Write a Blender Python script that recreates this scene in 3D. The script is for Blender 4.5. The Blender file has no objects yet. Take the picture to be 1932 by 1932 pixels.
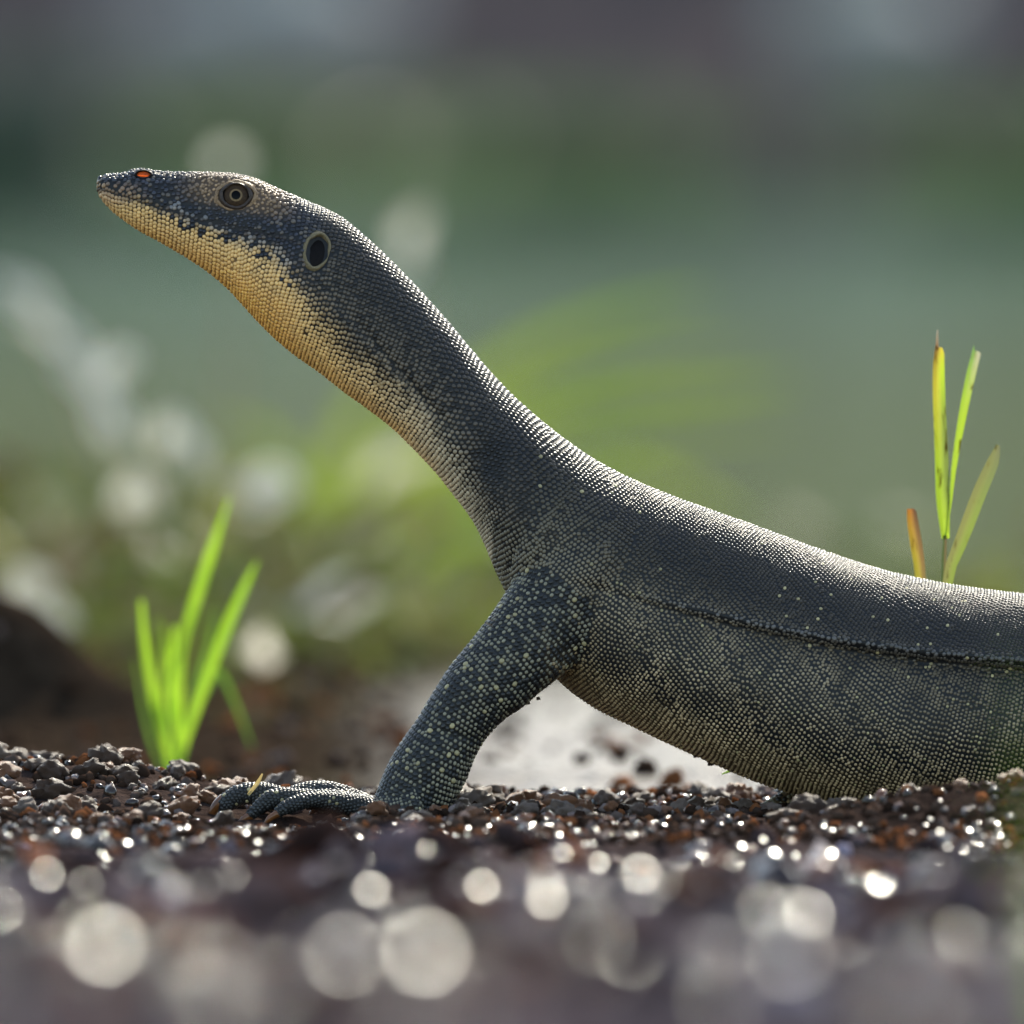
import bpy, bmesh, math, random
import numpy as np
from mathutils import Vector, Matrix
from mathutils.bvhtree import BVHTree

# ------------------------------------------------------------------ scene, camera, light
scene = bpy.context.scene
C = scene.collection
R = math.radians
U = 0.28 / 1932.0            # one photo unit (1/1932 of the frame) in metres at the lizard
CAM_D, CAM_H = 6.0, 0.178    # camera distance and height above the bank
V0 = 1533.0                  # photo row of the ground where the arm stands

cam_d = bpy.data.cameras.new('camera')
cam = bpy.data.objects.new('camera', cam_d); C.objects.link(cam)
cam.location = (0, -CAM_D, CAM_H)
target = Vector((0, 0, (V0 - 966) * U))
cam.rotation_euler = (target - Vector(cam.location)).to_track_quat('-Z', 'Y').to_euler()
cam_d.sensor_width = 36
cam_d.lens = 36 * CAM_D / 0.28
cam_d.clip_start, cam_d.clip_end = 0.05, 2000
cam_d.dof.use_dof = True
cam_d.dof.focus_distance = CAM_D - 0.014
cam_d.dof.aperture_fstop = cam_d.lens / 50.0
scene.camera = cam

SUN_E, SUN_A = 40.0, 16.0
world = bpy.data.worlds.new('World'); scene.world = world; world.use_nodes = True
wn = world.node_tree.nodes; wl = world.node_tree.links
sky = wn.new('ShaderNodeTexSky'); sky.sky_type = 'NISHITA'; sky.sun_disc = False
sky.sun_elevation = R(SUN_E); sky.sun_rotation = R(SUN_A)
wl.new(sky.outputs[0], wn['Background'].inputs[0]); wn['Background'].inputs[1].default_value = 0.15
sun_d = bpy.data.lights.new('sun', 'SUN'); sun_d.energy = 2.55; sun_d.angle = R(0.53); sun_d.color = (1, .98, .95)
sun = bpy.data.objects.new('sun', sun_d); C.objects.link(sun); sun.location = (1, 3, 4)
S_DIR = Vector((math.sin(R(SUN_A)) * math.cos(R(SUN_E)), math.cos(R(SUN_A)) * math.cos(R(SUN_E)), math.sin(R(SUN_E))))
sun.rotation_euler = S_DIR.to_track_quat('Z', 'Y').to_euler()
scene.view_settings.view_transform = 'Standard'; scene.view_settings.look = 'None'
scene.view_settings.gamma = 1; scene.view_settings.use_curve_mapping = False
scene.view_settings.exposure = 1.4
scene.view_settings.use_white_balance = True
scene.view_settings.white_balance_temperature = 7500; scene.view_settings.white_balance_tint = 5
scene.cycles.use_denoising = True
scene.cycles.max_bounces = 8
scene.cycles.sample_clamp_indirect = 6.0
scene.cycles.use_adaptive_sampling = False

rng = np.random.default_rng(11)
random.seed(11)

# ------------------------------------------------------------------ helpers
def pt(u, v, Y=0.0):
    """photo unit (u, v) at depth Y -> world point"""
    k = (CAM_D + Y) / CAM_D
    return Vector(((u - 966) * U * k, Y, CAM_H + ((V0 - v) * U - CAM_H) * k))

def tag(o, label=None, cat=None, group=None, kind=None):
    if label: o['label'] = label
    if cat: o['category'] = cat
    if group: o['group'] = group
    if kind: o['kind'] = kind
    return o

def empty(name, loc=(0, 0, 0), parent=None):
    o = bpy.data.objects.new(name, None); C.objects.link(o); o.location = loc; o.empty_display_size = .01
    o.parent = parent
    return o

def mesh_obj(name, verts, faces, m, parent=None, smooth=True, loc=None, colors=None, matrix=None):
    me = bpy.data.meshes.new(name)
    me.from_pydata([tuple(v) for v in verts], [], [tuple(f) for f in faces])
    return finish(name, me, m, parent, smooth, loc, colors)

def np_mesh(name, V, F):
    """V (n,3), F (m,k) numpy; fast build"""
    me = bpy.data.meshes.new(name)
    k = F.shape[1]
    me.vertices.add(len(V)); me.vertices.foreach_set('co', V.astype(np.float32).ravel())
    me.loops.add(F.size); me.loops.foreach_set('vertex_index', F.astype(np.int32).ravel())
    me.polygons.add(len(F))
    me.polygons.foreach_set('loop_start', np.arange(0, F.size, k, dtype=np.int32))
    me.update(calc_edges=True); me.validate()
    return me

def finish(name, me, m, parent=None, smooth=True, loc=None, colors=None):
    if smooth:
        me.polygons.foreach_set('use_smooth', np.ones(len(me.polygons), dtype=bool))
    if colors is not None:
        a = me.color_attributes.new('Col', 'FLOAT_COLOR', 'POINT')
        c = np.ones((len(me.vertices), 4), np.float32); c[:, :3] = colors[:, :3]
        if colors.shape[1] == 4: c[:, 3] = colors[:, 3]
        a.data.foreach_set('color', c.ravel())
    if m: me.materials.append(m)
    o = bpy.data.objects.new(name, me); C.objects.link(o)
    o.parent = parent
    if loc is not None: o.location = loc
    return o

def sstep(a, b, x):
    t = np.clip((np.asarray(x, float) - a) / (b - a), 0, 1)
    return t * t * (3 - 2 * t)

def lerp3(a, b, t):
    return np.asarray(a) + (np.asarray(b) - np.asarray(a)) * np.asarray(t)[..., None]

def vnoise(x, y, seed=0):
    """cheap smooth 2-d value noise in -1..1"""
    x = np.asarray(x, float); y = np.asarray(y, float)
    xi, yi = np.floor(x), np.floor(y); xf, yf = x - xi, y - yi
    def h(a, b):
        s = np.sin(a * 127.1 + b * 311.7 + seed * 74.7) * 43758.5453
        return (s - np.floor(s)) * 2 - 1
    sx, sy = xf * xf * (3 - 2 * xf), yf * yf * (3 - 2 * yf)
    return ((h(xi, yi) * (1 - sx) + h(xi + 1, yi) * sx) * (1 - sy) + (h(xi, yi + 1) * (1 - sx) + h(xi + 1, yi + 1) * sx) * sy)

# ------------------------------------------------------------------ materials
def mat(name):
    m = bpy.data.materials.new(name); m.use_nodes = True
    nt = m.node_tree
    return m, nt, nt.nodes['Principled BSDF']

def noise_node(nt, scale, detail=4, coord='Object', rough=.6):
    tc = nt.nodes.new('ShaderNodeTexCoord'); n = nt.nodes.new('ShaderNodeTexNoise')
    n.inputs['Scale'].default_value = scale; n.inputs['Detail'].default_value = detail; n.inputs['Roughness'].default_value = rough
    nt.links.new(tc.outputs[coord], n.inputs['Vector'])
    return n

def ramp(nt, fac, stops):
    r = nt.nodes.new('ShaderNodeValToRGB')
    el = r.color_ramp.elements
    while len(el) < len(stops): el.new(.5)
    for e, (p, c) in zip(el, stops):
        e.position = p; e.color = (*c, 1)
    nt.links.new(fac, r.inputs[0])
    return r

def bump(nt, b, height, strength, dist):
    bn = nt.nodes.new('ShaderNodeBump'); bn.inputs['Strength'].default_value = strength; bn.inputs['Distance'].default_value = dist
    nt.links.new(height, bn.inputs['Height']); nt.links.new(bn.outputs[0], b.inputs['Normal'])
    return bn

def plain(name, col, rough=.5, spec=.5, var=.25, scale=300, bump_s=.3, bump_d=.0004, trans=0, coat=0):
    m, nt, b = mat(name)
    n = noise_node(nt, scale)
    c0 = tuple(max(0, x * (1 - var)) for x in col); c1 = tuple(min(1, x * (1 + var)) for x in col)
    r = ramp(nt, n.outputs[0], [(.3, c0), (.7, c1)])
    nt.links.new(r.outputs[0], b.inputs['Base Color'])
    b.inputs['Roughness'].default_value = rough; b.inputs['Specular IOR Level'].default_value = spec
    b.inputs['Coat Weight'].default_value = coat; b.inputs['Coat Roughness'].default_value = .12
    if bump_s: bump(nt, b, n.outputs[0], bump_s, bump_d)
    if trans:
        t = nt.nodes.new('ShaderNodeBsdfTranslucent'); mx = nt.nodes.new('ShaderNodeMixShader'); mx.inputs[0].default_value = trans
        nt.links.new(r.outputs[0], t.inputs[0]); nt.links.new(b.outputs[0], mx.inputs[1]); nt.links.new(t.outputs[0], mx.inputs[2])
        nt.links.new(mx.outputs[0], nt.nodes['Material Output'].inputs[0])
    return m

def attr_mat(name, rough, spec, bump_s=0, bump_scale=2500, bump_d=.00015, coat=0, sss=0, sheen_noise=True):
    m, nt, b = mat(name)
    a = nt.nodes.new('ShaderNodeAttribute'); a.attribute_name = 'Col'
    n = noise_node(nt, 900, 3)
    mr = nt.nodes.new('ShaderNodeMapRange'); mr.inputs[3].default_value = .72; mr.inputs[4].default_value = 1.28
    nt.links.new(n.outputs[0], mr.inputs[0])
    mx = nt.nodes.new('ShaderNodeVectorMath'); mx.operation = 'SCALE'
    nt.links.new(a.outputs['Color'], mx.inputs[0]); nt.links.new(mr.outputs[0], mx.inputs['Scale'])
    nt.links.new(mx.outputs[0], b.inputs['Base Color'])
    b.inputs['Roughness'].default_value = rough; b.inputs['Specular IOR Level'].default_value = spec
    b.inputs['Coat Weight'].default_value = coat; b.inputs['Coat Roughness'].default_value = .18
    if sss:
        b.inputs['Subsurface Weight'].default_value = sss; b.inputs['Subsurface Radius'].default_value = (.0025, .0012, .0006); b.inputs['Subsurface Scale'].default_value = 1
    if bump_s:
        n2 = noise_node(nt, bump_scale, 3); bump(nt, b, n2.outputs[0], bump_s, bump_d)
    return m

M = {}
M['scale'] = attr_mat('lizard_scale', .29, .38, .25, 3500, .00012)
M['skin'] = attr_mat('lizard_skin', .55, .35, .4, 2500, .0002)
M['claw'] = plain('claw_horn', (.16, .055, .016), .28, .5, .5, 250, .15, .0002)
M['pupil'] = plain('pupil', (.002, .002, .002), .3, .08, 0, 300, 0)
M['iris_ring'] = plain('iris_ring', (.20, .125, .06), .35, .2, .3, 1500, .1)
M['iris'] = plain('iris', (.050, .028, .015), .4, .12, .4, 1800, .1)
M['sclera'] = plain('eye_dark', (.014, .012, .012), .3, .3, .2, 1500, 0)
M['lid'] = plain('eyelid', (.30, .185, .10), .5, .4, .35, 2200, .6, .0003)
M['lid_dark'] = plain('eyelid_dark', (.045, .028, .02), .45, .4, .35, 2200, .5, .0003)
M['drum'] = plain('ear_drum', (.006, .004, .0035), .5, .12, .3, 700, .3, .0004)
M['drum_rim'] = plain('ear_rim', (.19, .145, .075), .5, .4, .3, 1800, .7, .0004)
M['nostril'] = plain('nostril_glow', (.85, .12, .012), .35, .5, .3, 800, .2, .0002, trans=.5)  # orange of light shining through from behind, put into the base colour

def leaf_mat(name, c0, c1, scale=120, trans=.5, rough=.4, stretch=None):
    m, nt, b = mat(name)
    n = noise_node(nt, scale, 5)
    r = ramp(nt, n.outputs[0], [(.35, c0), (.65, c1)])
    nt.links.new(r.outputs[0], b.inputs['Base Color']); b.inputs['Roughness'].default_value = rough
    t = nt.nodes.new('ShaderNodeBsdfTranslucent'); mx = nt.nodes.new('ShaderNodeMixShader'); mx.inputs[0].default_value = trans
    nt.links.new(r.outputs[0], t.inputs[0]); nt.links.new(b.outputs[0], mx.inputs[1]); nt.links.new(t.outputs[0], mx.inputs[2])
    nt.links.new(mx.outputs[0], nt.nodes['Material Output'].inputs[0])
    return m
M['blade_lime'] = leaf_mat('blade_lime', (.20, .38, .02), (.33, .52, .04), 60, .6)
M['blade_green'] = leaf_mat('blade_green', (.07, .16, .02), (.14, .26, .03), 60, .5)
M['reed_leaf'] = leaf_mat('reed_leaf', (.115, .18, .022), (.20, .25, .040), 12, .52)
M['dry_leaf_shine'] = leaf_mat('dry_leaf_shine', (.50, .47, .39), (.68, .65, .58), 60, .45, .35)  # shine of glossy backlit leaves put into the pale dry colour
M['dry_stem'] = leaf_mat('dry_stem', (.22, .17, .11), (.36, .29, .2), 60, .2, .5)
M['bank_leaf'] = leaf_mat('bank_leaf', (.075, .13, .055), (.14, .21, .09), 3, .45, .45)
M['bank_leaf_dark'] = leaf_mat('bank_leaf_dark', (.04, .075, .05), (.07, .12, .085), 3, .35, .45)
M['bark'] = plain('bark', (.09, .07, .065), .8, .3, .4, 8, .6, .02)
M['boulder'] = plain('boulder', (.38, .36, .36), .7, .4, .3, 4, .6, .05)
M['straw'] = leaf_mat('straw', (.55, .38, .14), (.72, .55, .25), 400, .3)

def blade_spotted():
    m, nt, b = mat('cut_blade')
    tc = nt.nodes.new('ShaderNodeTexCoord')
    a = nt.nodes.new('ShaderNodeAttribute'); a.attribute_name = 'Col'
    mp = nt.nodes.new('ShaderNodeMapping'); mp.inputs['Scale'].default_value = (1, 1, .25)
    nt.links.new(tc.outputs['Object'], mp.inputs[0])
    n = nt.nodes.new('ShaderNodeTexNoise'); n.inputs['Scale'].default_value = 520; n.inputs['Detail'].default_value = 5
    nt.links.new(mp.outputs[0], n.inputs['Vector'])
    r = ramp(nt, n.outputs[0], [(.30, (.22, .12, .05)), (.42, (1, 1, 1)), (.62, (1, 1, 1)), (.8, (.75, .6, .4))])
    mx = nt.nodes.new('ShaderNodeMix'); mx.data_type = 'RGBA'; mx.blend_type = 'MULTIPLY'; mx.inputs[0].default_value = 1
    nt.links.new(a.outputs['Color'], mx.inputs[6]); nt.links.new(r.outputs[0], mx.inputs[7])
    nt.links.new(mx.outputs[2], b.inputs['Base Color']); b.inputs['Roughness'].default_value = .4
    t = nt.nodes.new('ShaderNodeBsdfTranslucent'); ms = nt.nodes.new('ShaderNodeMixShader'); ms.inputs[0].default_value = .55
    nt.links.new(mx.outputs[2], t.inputs[0]); nt.links.new(b.outputs[0], ms.inputs[1]); nt.links.new(t.outputs[0], ms.inputs[2])
    nt.links.new(ms.outputs[0], nt.nodes['Material Output'].inputs[0])
    return m
M['cut_blade'] = blade_spotted()

def cover_mat():
    m, nt, b = mat('ground_cover')
    a = nt.nodes.new('ShaderNodeAttribute'); a.attribute_name = 'Col'
    nt.links.new(a.outputs['Color'], b.inputs['Base Color']); b.inputs['Roughness'].default_value = .5; b.inputs['Specular IOR Level'].default_value = .25
    t = nt.nodes.new('ShaderNodeBsdfTranslucent'); mx = nt.nodes.new('ShaderNodeMixShader'); mx.inputs[0].default_value = .45
    nt.links.new(a.outputs['Color'], t.inputs[0]); nt.links.new(b.outputs[0], mx.inputs[1]); nt.links.new(t.outputs[0], mx.inputs[2])
    nt.links.new(mx.outputs[0], nt.nodes['Material Output'].inputs[0])
    return m
M['cover'] = cover_mat()

def soil_mat(name, c0, c1, c2, rough=.32, coat=.6, scale=160):
    m, nt, b = mat(name)
    n = noise_node(nt, scale, 6); n2 = noise_node(nt, scale * 7, 3)
    r = ramp(nt, n.outputs[0], [(.3, c0), (.5, c1), (.72, c2)])
    nt.links.new(r.outputs[0], b.inputs['Base Color'])
    b.inputs['Roughness'].default_value = .6
    b.inputs['Coat Weight'].default_value = coat; b.inputs['Coat Roughness'].default_value = rough; b.inputs['Coat IOR'].default_value = 1.4
    bn_ = bump(nt, b, n2.outputs[0], .8, .0009); nt.links.new(bn_.outputs[0], b.inputs['Coat Normal'])
    return m
def wet_mat(name, c0, c1, c2, rough, coat, scale):
    m, nt, b = mat(name)
    n = noise_node(nt, scale, 3, 'Generated')
    r = ramp(nt, n.outputs[0], [(.3, c0), (.5, c1), (.72, c2)])
    nt.links.new(r.outputs[0], b.inputs['Base Color']); b.inputs['Roughness'].default_value = .35
    b.inputs['Coat Weight'].default_value = coat; b.inputs['Coat Roughness'].default_value = rough; b.inputs['Coat IOR'].default_value = 1.5
    return m
M['clod_dark'] = soil_mat('clod_dark', (.030, .015, .009), (.085, .042, .024), (.17, .090, .052), .16, .2)
M['clod_rust'] = soil_mat('clod_rust', (.09, .03, .012), (.24, .09, .035), (.42, .18, .07), .25, .35)
M['clod_pale'] = soil_mat('clod_pale', (.08, .050, .038), (.18, .12, .09), (.32, .23, .18), .2, .25)
M['wet_flake'] = wet_mat('wet_flake', (.04, .036, .036), (.08, .07, .07), (.13, .115, .115), .17, 1.0, 3)

def gravel_mat():
    m, nt, b = mat('gravel')
    a = nt.nodes.new('ShaderNodeAttribute'); a.attribute_name = 'Col'
    nt.links.new(a.outputs['Color'], b.inputs['Base Color'])
    b.inputs['Roughness'].default_value = .55; nt.links.new(a.outputs['Alpha'], b.inputs['Coat Weight']); b.inputs['Coat Roughness'].default_value = .14; b.inputs['Specular IOR Level'].default_value = 0
    n2 = noise_node(nt, 1200, 3); bump(nt, b, n2.outputs[0], .4, .0004)
    return m
M['gravel'] = gravel_mat()

def ground_mat():
    m, nt, b = mat('wet_soil')
    a = nt.nodes.new('ShaderNodeAttribute'); a.attribute_name = 'Col'
    n = noise_node(nt, 130, 8); n2 = noise_node(nt, 35, 6)
    r = ramp(nt, n.outputs[0], [(.3, (.45, .42, .42)), (.7, (1.6, 1.5, 1.45))])
    mx = nt.nodes.new('ShaderNodeMix'); mx.data_type = 'RGBA'; mx.blend_type = 'MULTIPLY'; mx.inputs[0].default_value = 1
    nt.links.new(a.outputs['Color'], mx.inputs[6]); nt.links.new(r.outputs[0], mx.inputs[7])
    nt.links.new(mx.outputs[2], b.inputs['Base Color'])
    b.inputs['Roughness'].default_value = .6
    b.inputs['Coat Roughness'].default_value = .33; b.inputs['Specular IOR Level'].default_value = 0
    nt.links.new(a.outputs['Alpha'], b.inputs['Coat Weight'])
    ad = nt.nodes.new('ShaderNodeMath'); ad.operation = 'ADD'
    nt.links.new(n.outputs[0], ad.inputs[0]); nt.links.new(n2.outputs[0], ad.inputs[1])
    bn = bump(nt, b, ad.outputs[0], .8, .006)
    nt.links.new(bn.outputs[0], b.inputs['Coat Normal'])
    return m
M['ground'] = ground_mat()

def water_mat():
    m, nt, b = mat('water')
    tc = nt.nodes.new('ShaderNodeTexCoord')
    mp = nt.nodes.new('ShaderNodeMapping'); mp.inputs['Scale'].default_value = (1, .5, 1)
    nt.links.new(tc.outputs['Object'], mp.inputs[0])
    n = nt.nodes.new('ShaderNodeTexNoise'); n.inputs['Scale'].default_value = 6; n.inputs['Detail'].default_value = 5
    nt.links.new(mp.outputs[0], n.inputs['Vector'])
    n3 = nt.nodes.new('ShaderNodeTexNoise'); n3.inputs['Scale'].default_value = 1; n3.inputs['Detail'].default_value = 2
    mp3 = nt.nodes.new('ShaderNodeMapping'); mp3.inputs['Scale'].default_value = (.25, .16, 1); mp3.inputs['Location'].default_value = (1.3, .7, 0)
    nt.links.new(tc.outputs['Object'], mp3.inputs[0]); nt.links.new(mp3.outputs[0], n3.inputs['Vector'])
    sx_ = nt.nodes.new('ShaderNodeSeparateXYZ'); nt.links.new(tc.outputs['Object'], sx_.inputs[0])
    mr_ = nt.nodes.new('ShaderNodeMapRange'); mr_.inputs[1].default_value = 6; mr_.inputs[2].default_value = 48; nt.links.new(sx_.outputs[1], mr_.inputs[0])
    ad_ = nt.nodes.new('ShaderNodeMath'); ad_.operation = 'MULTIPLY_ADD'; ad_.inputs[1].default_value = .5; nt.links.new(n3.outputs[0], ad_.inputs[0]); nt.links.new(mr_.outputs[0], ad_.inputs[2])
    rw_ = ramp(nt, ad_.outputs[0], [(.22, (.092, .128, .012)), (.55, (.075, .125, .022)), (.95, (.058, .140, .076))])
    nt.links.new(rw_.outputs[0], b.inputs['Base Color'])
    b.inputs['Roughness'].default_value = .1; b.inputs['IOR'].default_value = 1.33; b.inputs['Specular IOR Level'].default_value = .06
    bump(nt, b, n.outputs[0], .15, .03)
    return m
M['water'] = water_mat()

# ------------------------------------------------------------------ the setting: ground, water, far bank
def gz(X, Y):
    X = np.asarray(X, float); Y = np.asarray(Y, float)
    z = np.where(Y < -.25, -(Y + .25) * .0165, 0.0)
    u = X / U + 966
    # gravelly mound at the head end
    crest = np.interp(u, [-900, -300, 0, 100, 180, 240, 320, 420, 560, 700, 1000], [.012, .013, .0125, .0115, .0135, .0115, .0085, .0045, .0025, .0008, 0])
    z = z + crest * np.exp(-((Y - .05) / .06) ** 2)
    # mud heap in front of the belly
    heap = np.interp(u, [1420, 1520, 1620, 1750, 1850, 2000, 2400], [0, .002, .0045, .0075, .009, .010, .010])
    z = z + 1.25 * heap * np.exp(-((Y + .15) / .055) ** 2)
    z = z - .004 * sstep(.12, .3, Y)
    # hummock behind, shaded side towards the camera
    z = z + (.029 + .018 * vnoise(X * 26, Y * 0, 9)) * np.exp(-((X + .180) / .075) ** 2 - ((Y - .92 - .1 * vnoise(X * 14, 0 * X, 77)) / .03) ** 2)
    z = z - .0030 * np.exp(-((u - 490) / 150) ** 4 - ((Y + .09) / .085) ** 4)
    # fine relief
    near = 1 - sstep(2.0, 5.0, Y)
    z = z + near * (.0016 * vnoise(X * 60, Y * 60, 1) + .0009 * vnoise(X * 150, Y * 150, 2) + .004 * vnoise(X * 8, Y * 8, 3) * sstep(.15, .6, np.abs(Y)))
    z = z + sstep(-.25, -.5, Y) * (.006 * (vnoise(X * 26, Y * 9, 41) - .8) + .004 * vnoise(X * 60, Y * 25, 42))
    # slope into the water, far bank
    z = z - .25 * sstep(3.2, 7.0, Y)
    bank = sstep(83, 98, Y + 1.5 * vnoise(X * .08, 0 * X, 5))
    z = z + bank * (6.0 + 1.0 * vnoise(X * .1, Y * .1, 6)) + sstep(100, 200, Y) * 18
    return z

def gz1(x, y): return float(gz(np.array([x]), np.array([y]))[0])

def build_ground():
    ys = np.concatenate([np.linspace(-7, -3, 24, endpoint=False), np.linspace(-3, -.4, 90, endpoint=False), np.linspace(-.4, .5, 200, endpoint=False),
                         np.linspace(.5, .8, 14, endpoint=False), np.linspace(.8, 1.05, 60, endpoint=False), np.linspace(1.05, 4, 90, endpoint=False), np.geomspace(4, 80, 60, endpoint=False), np.linspace(80, 102, 50, endpoint=False), np.geomspace(102, 220, 12)])
    t = np.linspace(-1, 1, 301)
    xs = .9 * t + 110 * np.sign(t) * np.abs(t) ** 9 + .0
    X, Yg = np.meshgrid(xs, ys)
    Z = gz(X, Yg)
    V = np.stack([X, Yg, Z], -1).reshape(-1, 3)
    ny, nx = X.shape
    i = np.arange(ny - 1)[:, None] * nx + np.arange(nx - 1)[None]
    F = np.stack([i, i + 1, i + nx + 1, i + nx], -1).reshape(-1, 4)
    me = np_mesh('ground', V, F)
    x, y = V[:, 0], V[:, 1]
    col = np.tile(np.array([.034, .025, .022]), (len(V), 1))
    col = col * (1 + .55 * vnoise(x * 18, y * 5, 15) + .3 * vnoise(x * 45, y * 14, 16))[:, None]
    col = lerp3(col, np.array([.056, .050, .060]) * (1 + .6 * vnoise(x * 22, y * 6, 17))[:, None], sstep(-.2, -.5, y))  # grey-lilac of the sky mirrored on wet soil, put into the colour
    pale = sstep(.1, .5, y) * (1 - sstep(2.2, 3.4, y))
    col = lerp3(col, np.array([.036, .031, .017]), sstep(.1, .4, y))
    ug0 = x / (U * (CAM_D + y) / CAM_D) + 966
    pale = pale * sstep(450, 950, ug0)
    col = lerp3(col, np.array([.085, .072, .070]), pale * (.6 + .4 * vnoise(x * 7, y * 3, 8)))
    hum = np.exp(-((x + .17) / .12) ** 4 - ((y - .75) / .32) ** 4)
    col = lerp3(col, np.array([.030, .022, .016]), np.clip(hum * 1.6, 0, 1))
    green = sstep(1.3, 2.4, y) * (1 - sstep(20, 40, y))
    col = lerp3(col, np.array([.060, .075, .022]), green)
    col = lerp3(col, np.array([.078, .068, .070]), sstep(60, 82, y))
    ug = x / (U * (CAM_D + y) / CAM_D) + 966
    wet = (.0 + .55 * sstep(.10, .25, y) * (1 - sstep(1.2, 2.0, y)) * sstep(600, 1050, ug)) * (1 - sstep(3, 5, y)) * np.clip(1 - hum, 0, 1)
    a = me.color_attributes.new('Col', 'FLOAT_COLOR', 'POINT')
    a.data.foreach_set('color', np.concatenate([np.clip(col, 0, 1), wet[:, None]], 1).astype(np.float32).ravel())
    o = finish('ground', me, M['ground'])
    tag(o, 'wet brown gravelly soil bank rising to a far shore', 'ground', kind='structure')
build_ground()

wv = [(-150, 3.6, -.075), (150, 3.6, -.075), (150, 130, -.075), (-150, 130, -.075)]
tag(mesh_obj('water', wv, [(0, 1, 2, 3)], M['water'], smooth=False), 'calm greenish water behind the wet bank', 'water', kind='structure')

# ------------------------------------------------------------------ the lizard
def catmull(P, n):
    P = np.asarray(P, float); k = len(P)
    Q = np.vstack([2 * P[0] - P[1], P, 2 * P[-1] - P[-2]])
    t = np.linspace(0, k - 1, n); i = np.minimum(t.astype(int), k - 2); f = (t - i)[:, None]
    p0, p1, p2, p3 = Q[i], Q[i + 1], Q[i + 2], Q[i + 3]
    return .5 * ((2 * p1) + (-p0 + p2) * f + (2 * p0 - 5 * p1 + 4 * p2 - p3) * f ** 2 + (-p0 + 3 * p1 - 3 * p2 + p3) * f ** 3)

# upper u, upper v, lower u, lower v, half width, centre Y (all photo units)
ST = np.array([
 (183, 339, 183, 352, 6, 0), (188, 331, 186, 366, 15, 0), (202, 328, 200, 386, 24, 0), (228, 327, 226, 409, 32, 0), (262, 318, 260, 433, 39, 0),
 (300, 323, 300, 455, 45, 0), (350, 325, 345, 481, 52, 0), (400, 325, 388, 509, 60, 0), (440, 327, 425, 539, 68, 0), (482, 337, 456, 572, 76, 0),
 (532, 360, 490, 609, 86, 0), (585, 382, 527, 645, 94, 0), (637, 406, 566, 676, 98, 0), (682, 441, 606, 704, 100, 0), (732, 487, 650, 739, 102, 0),
 (786, 542, 696, 772, 104, 2), (841, 603, 741, 807, 107, 4), (896, 669, 786, 851, 112, 6), (947, 727, 826, 894, 120, 8), (1001, 778, 862, 940, 132, 10),
 (1061, 827, 893, 982, 148, 12), (1126, 871, 916, 1028, 164, 14), (1192, 905, 942, 1090, 180, 16), (1272, 938, 985, 1175, 192, 18), (1352, 967, 1035, 1262, 200, 18),
 (1432, 995, 1110, 1328, 206, 18), (1512, 1025, 1205, 1376, 210, 18), (1592, 1053, 1320, 1429, 214, 16), (1682, 1080, 1450, 1483, 216, 14),
 (1782, 1101, 1590, 1520, 216, 12), (1882, 1115, 1740, 1534, 214, 12), (1990, 1128, 1910, 1535, 208, 14), (2120, 1142, 2090, 1534, 198, 20),
 (2280, 1165, 2270, 1534, 180, 32), (2440, 1200, 2440, 1534, 156, 50), (2600, 1250, 2600, 1534, 122, 76), (2800, 1305, 2800, 1534, 92, 120),
 (3100, 1360, 3100, 1534, 68, 210), (3500, 1410, 3500, 1534, 48, 380), (4000, 1455, 4000, 1534, 32, 640), (4700, 1495, 4700, 1534, 18, 1000), (5300, 1522, 5300, 1534, 6, 1250)], float)

def sec_k(v_upper_u):
    return np.interp(v_upper_u, [180, 440, 640, 900, 1400], [-.12, -.16, -.10, -.03, -.16])

class Tube:
    """rings of points: t index along, phi around; phi 0 = dorsal"""
    def __init__(s, up, lo, w, cy, n=2.25, ksk=None):
        s.up, s.lo, s.w, s.cy = up, lo, w, cy
        s.n = n; s.k = ksk if ksk is not None else np.zeros(len(w))
    def point(s, ti, phi):
        """ti, phi arrays -> world points"""
        ti = np.clip(ti, 0, len(s.w) - 1.001); i = ti.astype(int); f = (ti - i)
        L = lambda a: a[i] * (1 - f).reshape((-1,) + (1,) * (a.ndim - 1)) + a[i + 1] * f.reshape((-1,) + (1,) * (a.ndim - 1))
        up, lo, w, cy, k = L(s.up), L(s.lo), L(s.w), L(s.cy), L(s.k)
        c, sn = np.cos(phi), np.sin(phi)
        e = 2 / s.n
        ce = np.sign(c) * np.abs(c) ** e; se = np.sign(sn) * np.abs(sn) ** e
        mid = (up + lo) / 2; h = (up - lo) / 2
        u2 = mid + h * ce[:, None]
        y = cy + w * se * (1 + k * ce)
        return uvy(u2[:, 0], u2[:, 1], y)

def uvy(u, v, y):
    Y = y * U; k = (CAM_D + Y) / CAM_D
    return np.stack([(u - 966) * U * k, Y, CAM_H + ((V0 - v) * U - CAM_H) * k], -1)

body_s = catmull(ST, 420)
body_t = Tube(body_s[:, 0:2], body_s[:, 2:4], np.maximum(body_s[:, 4], 3), body_s[:, 5], 2.2, sec_k(body_s[:, 0]))

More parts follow.
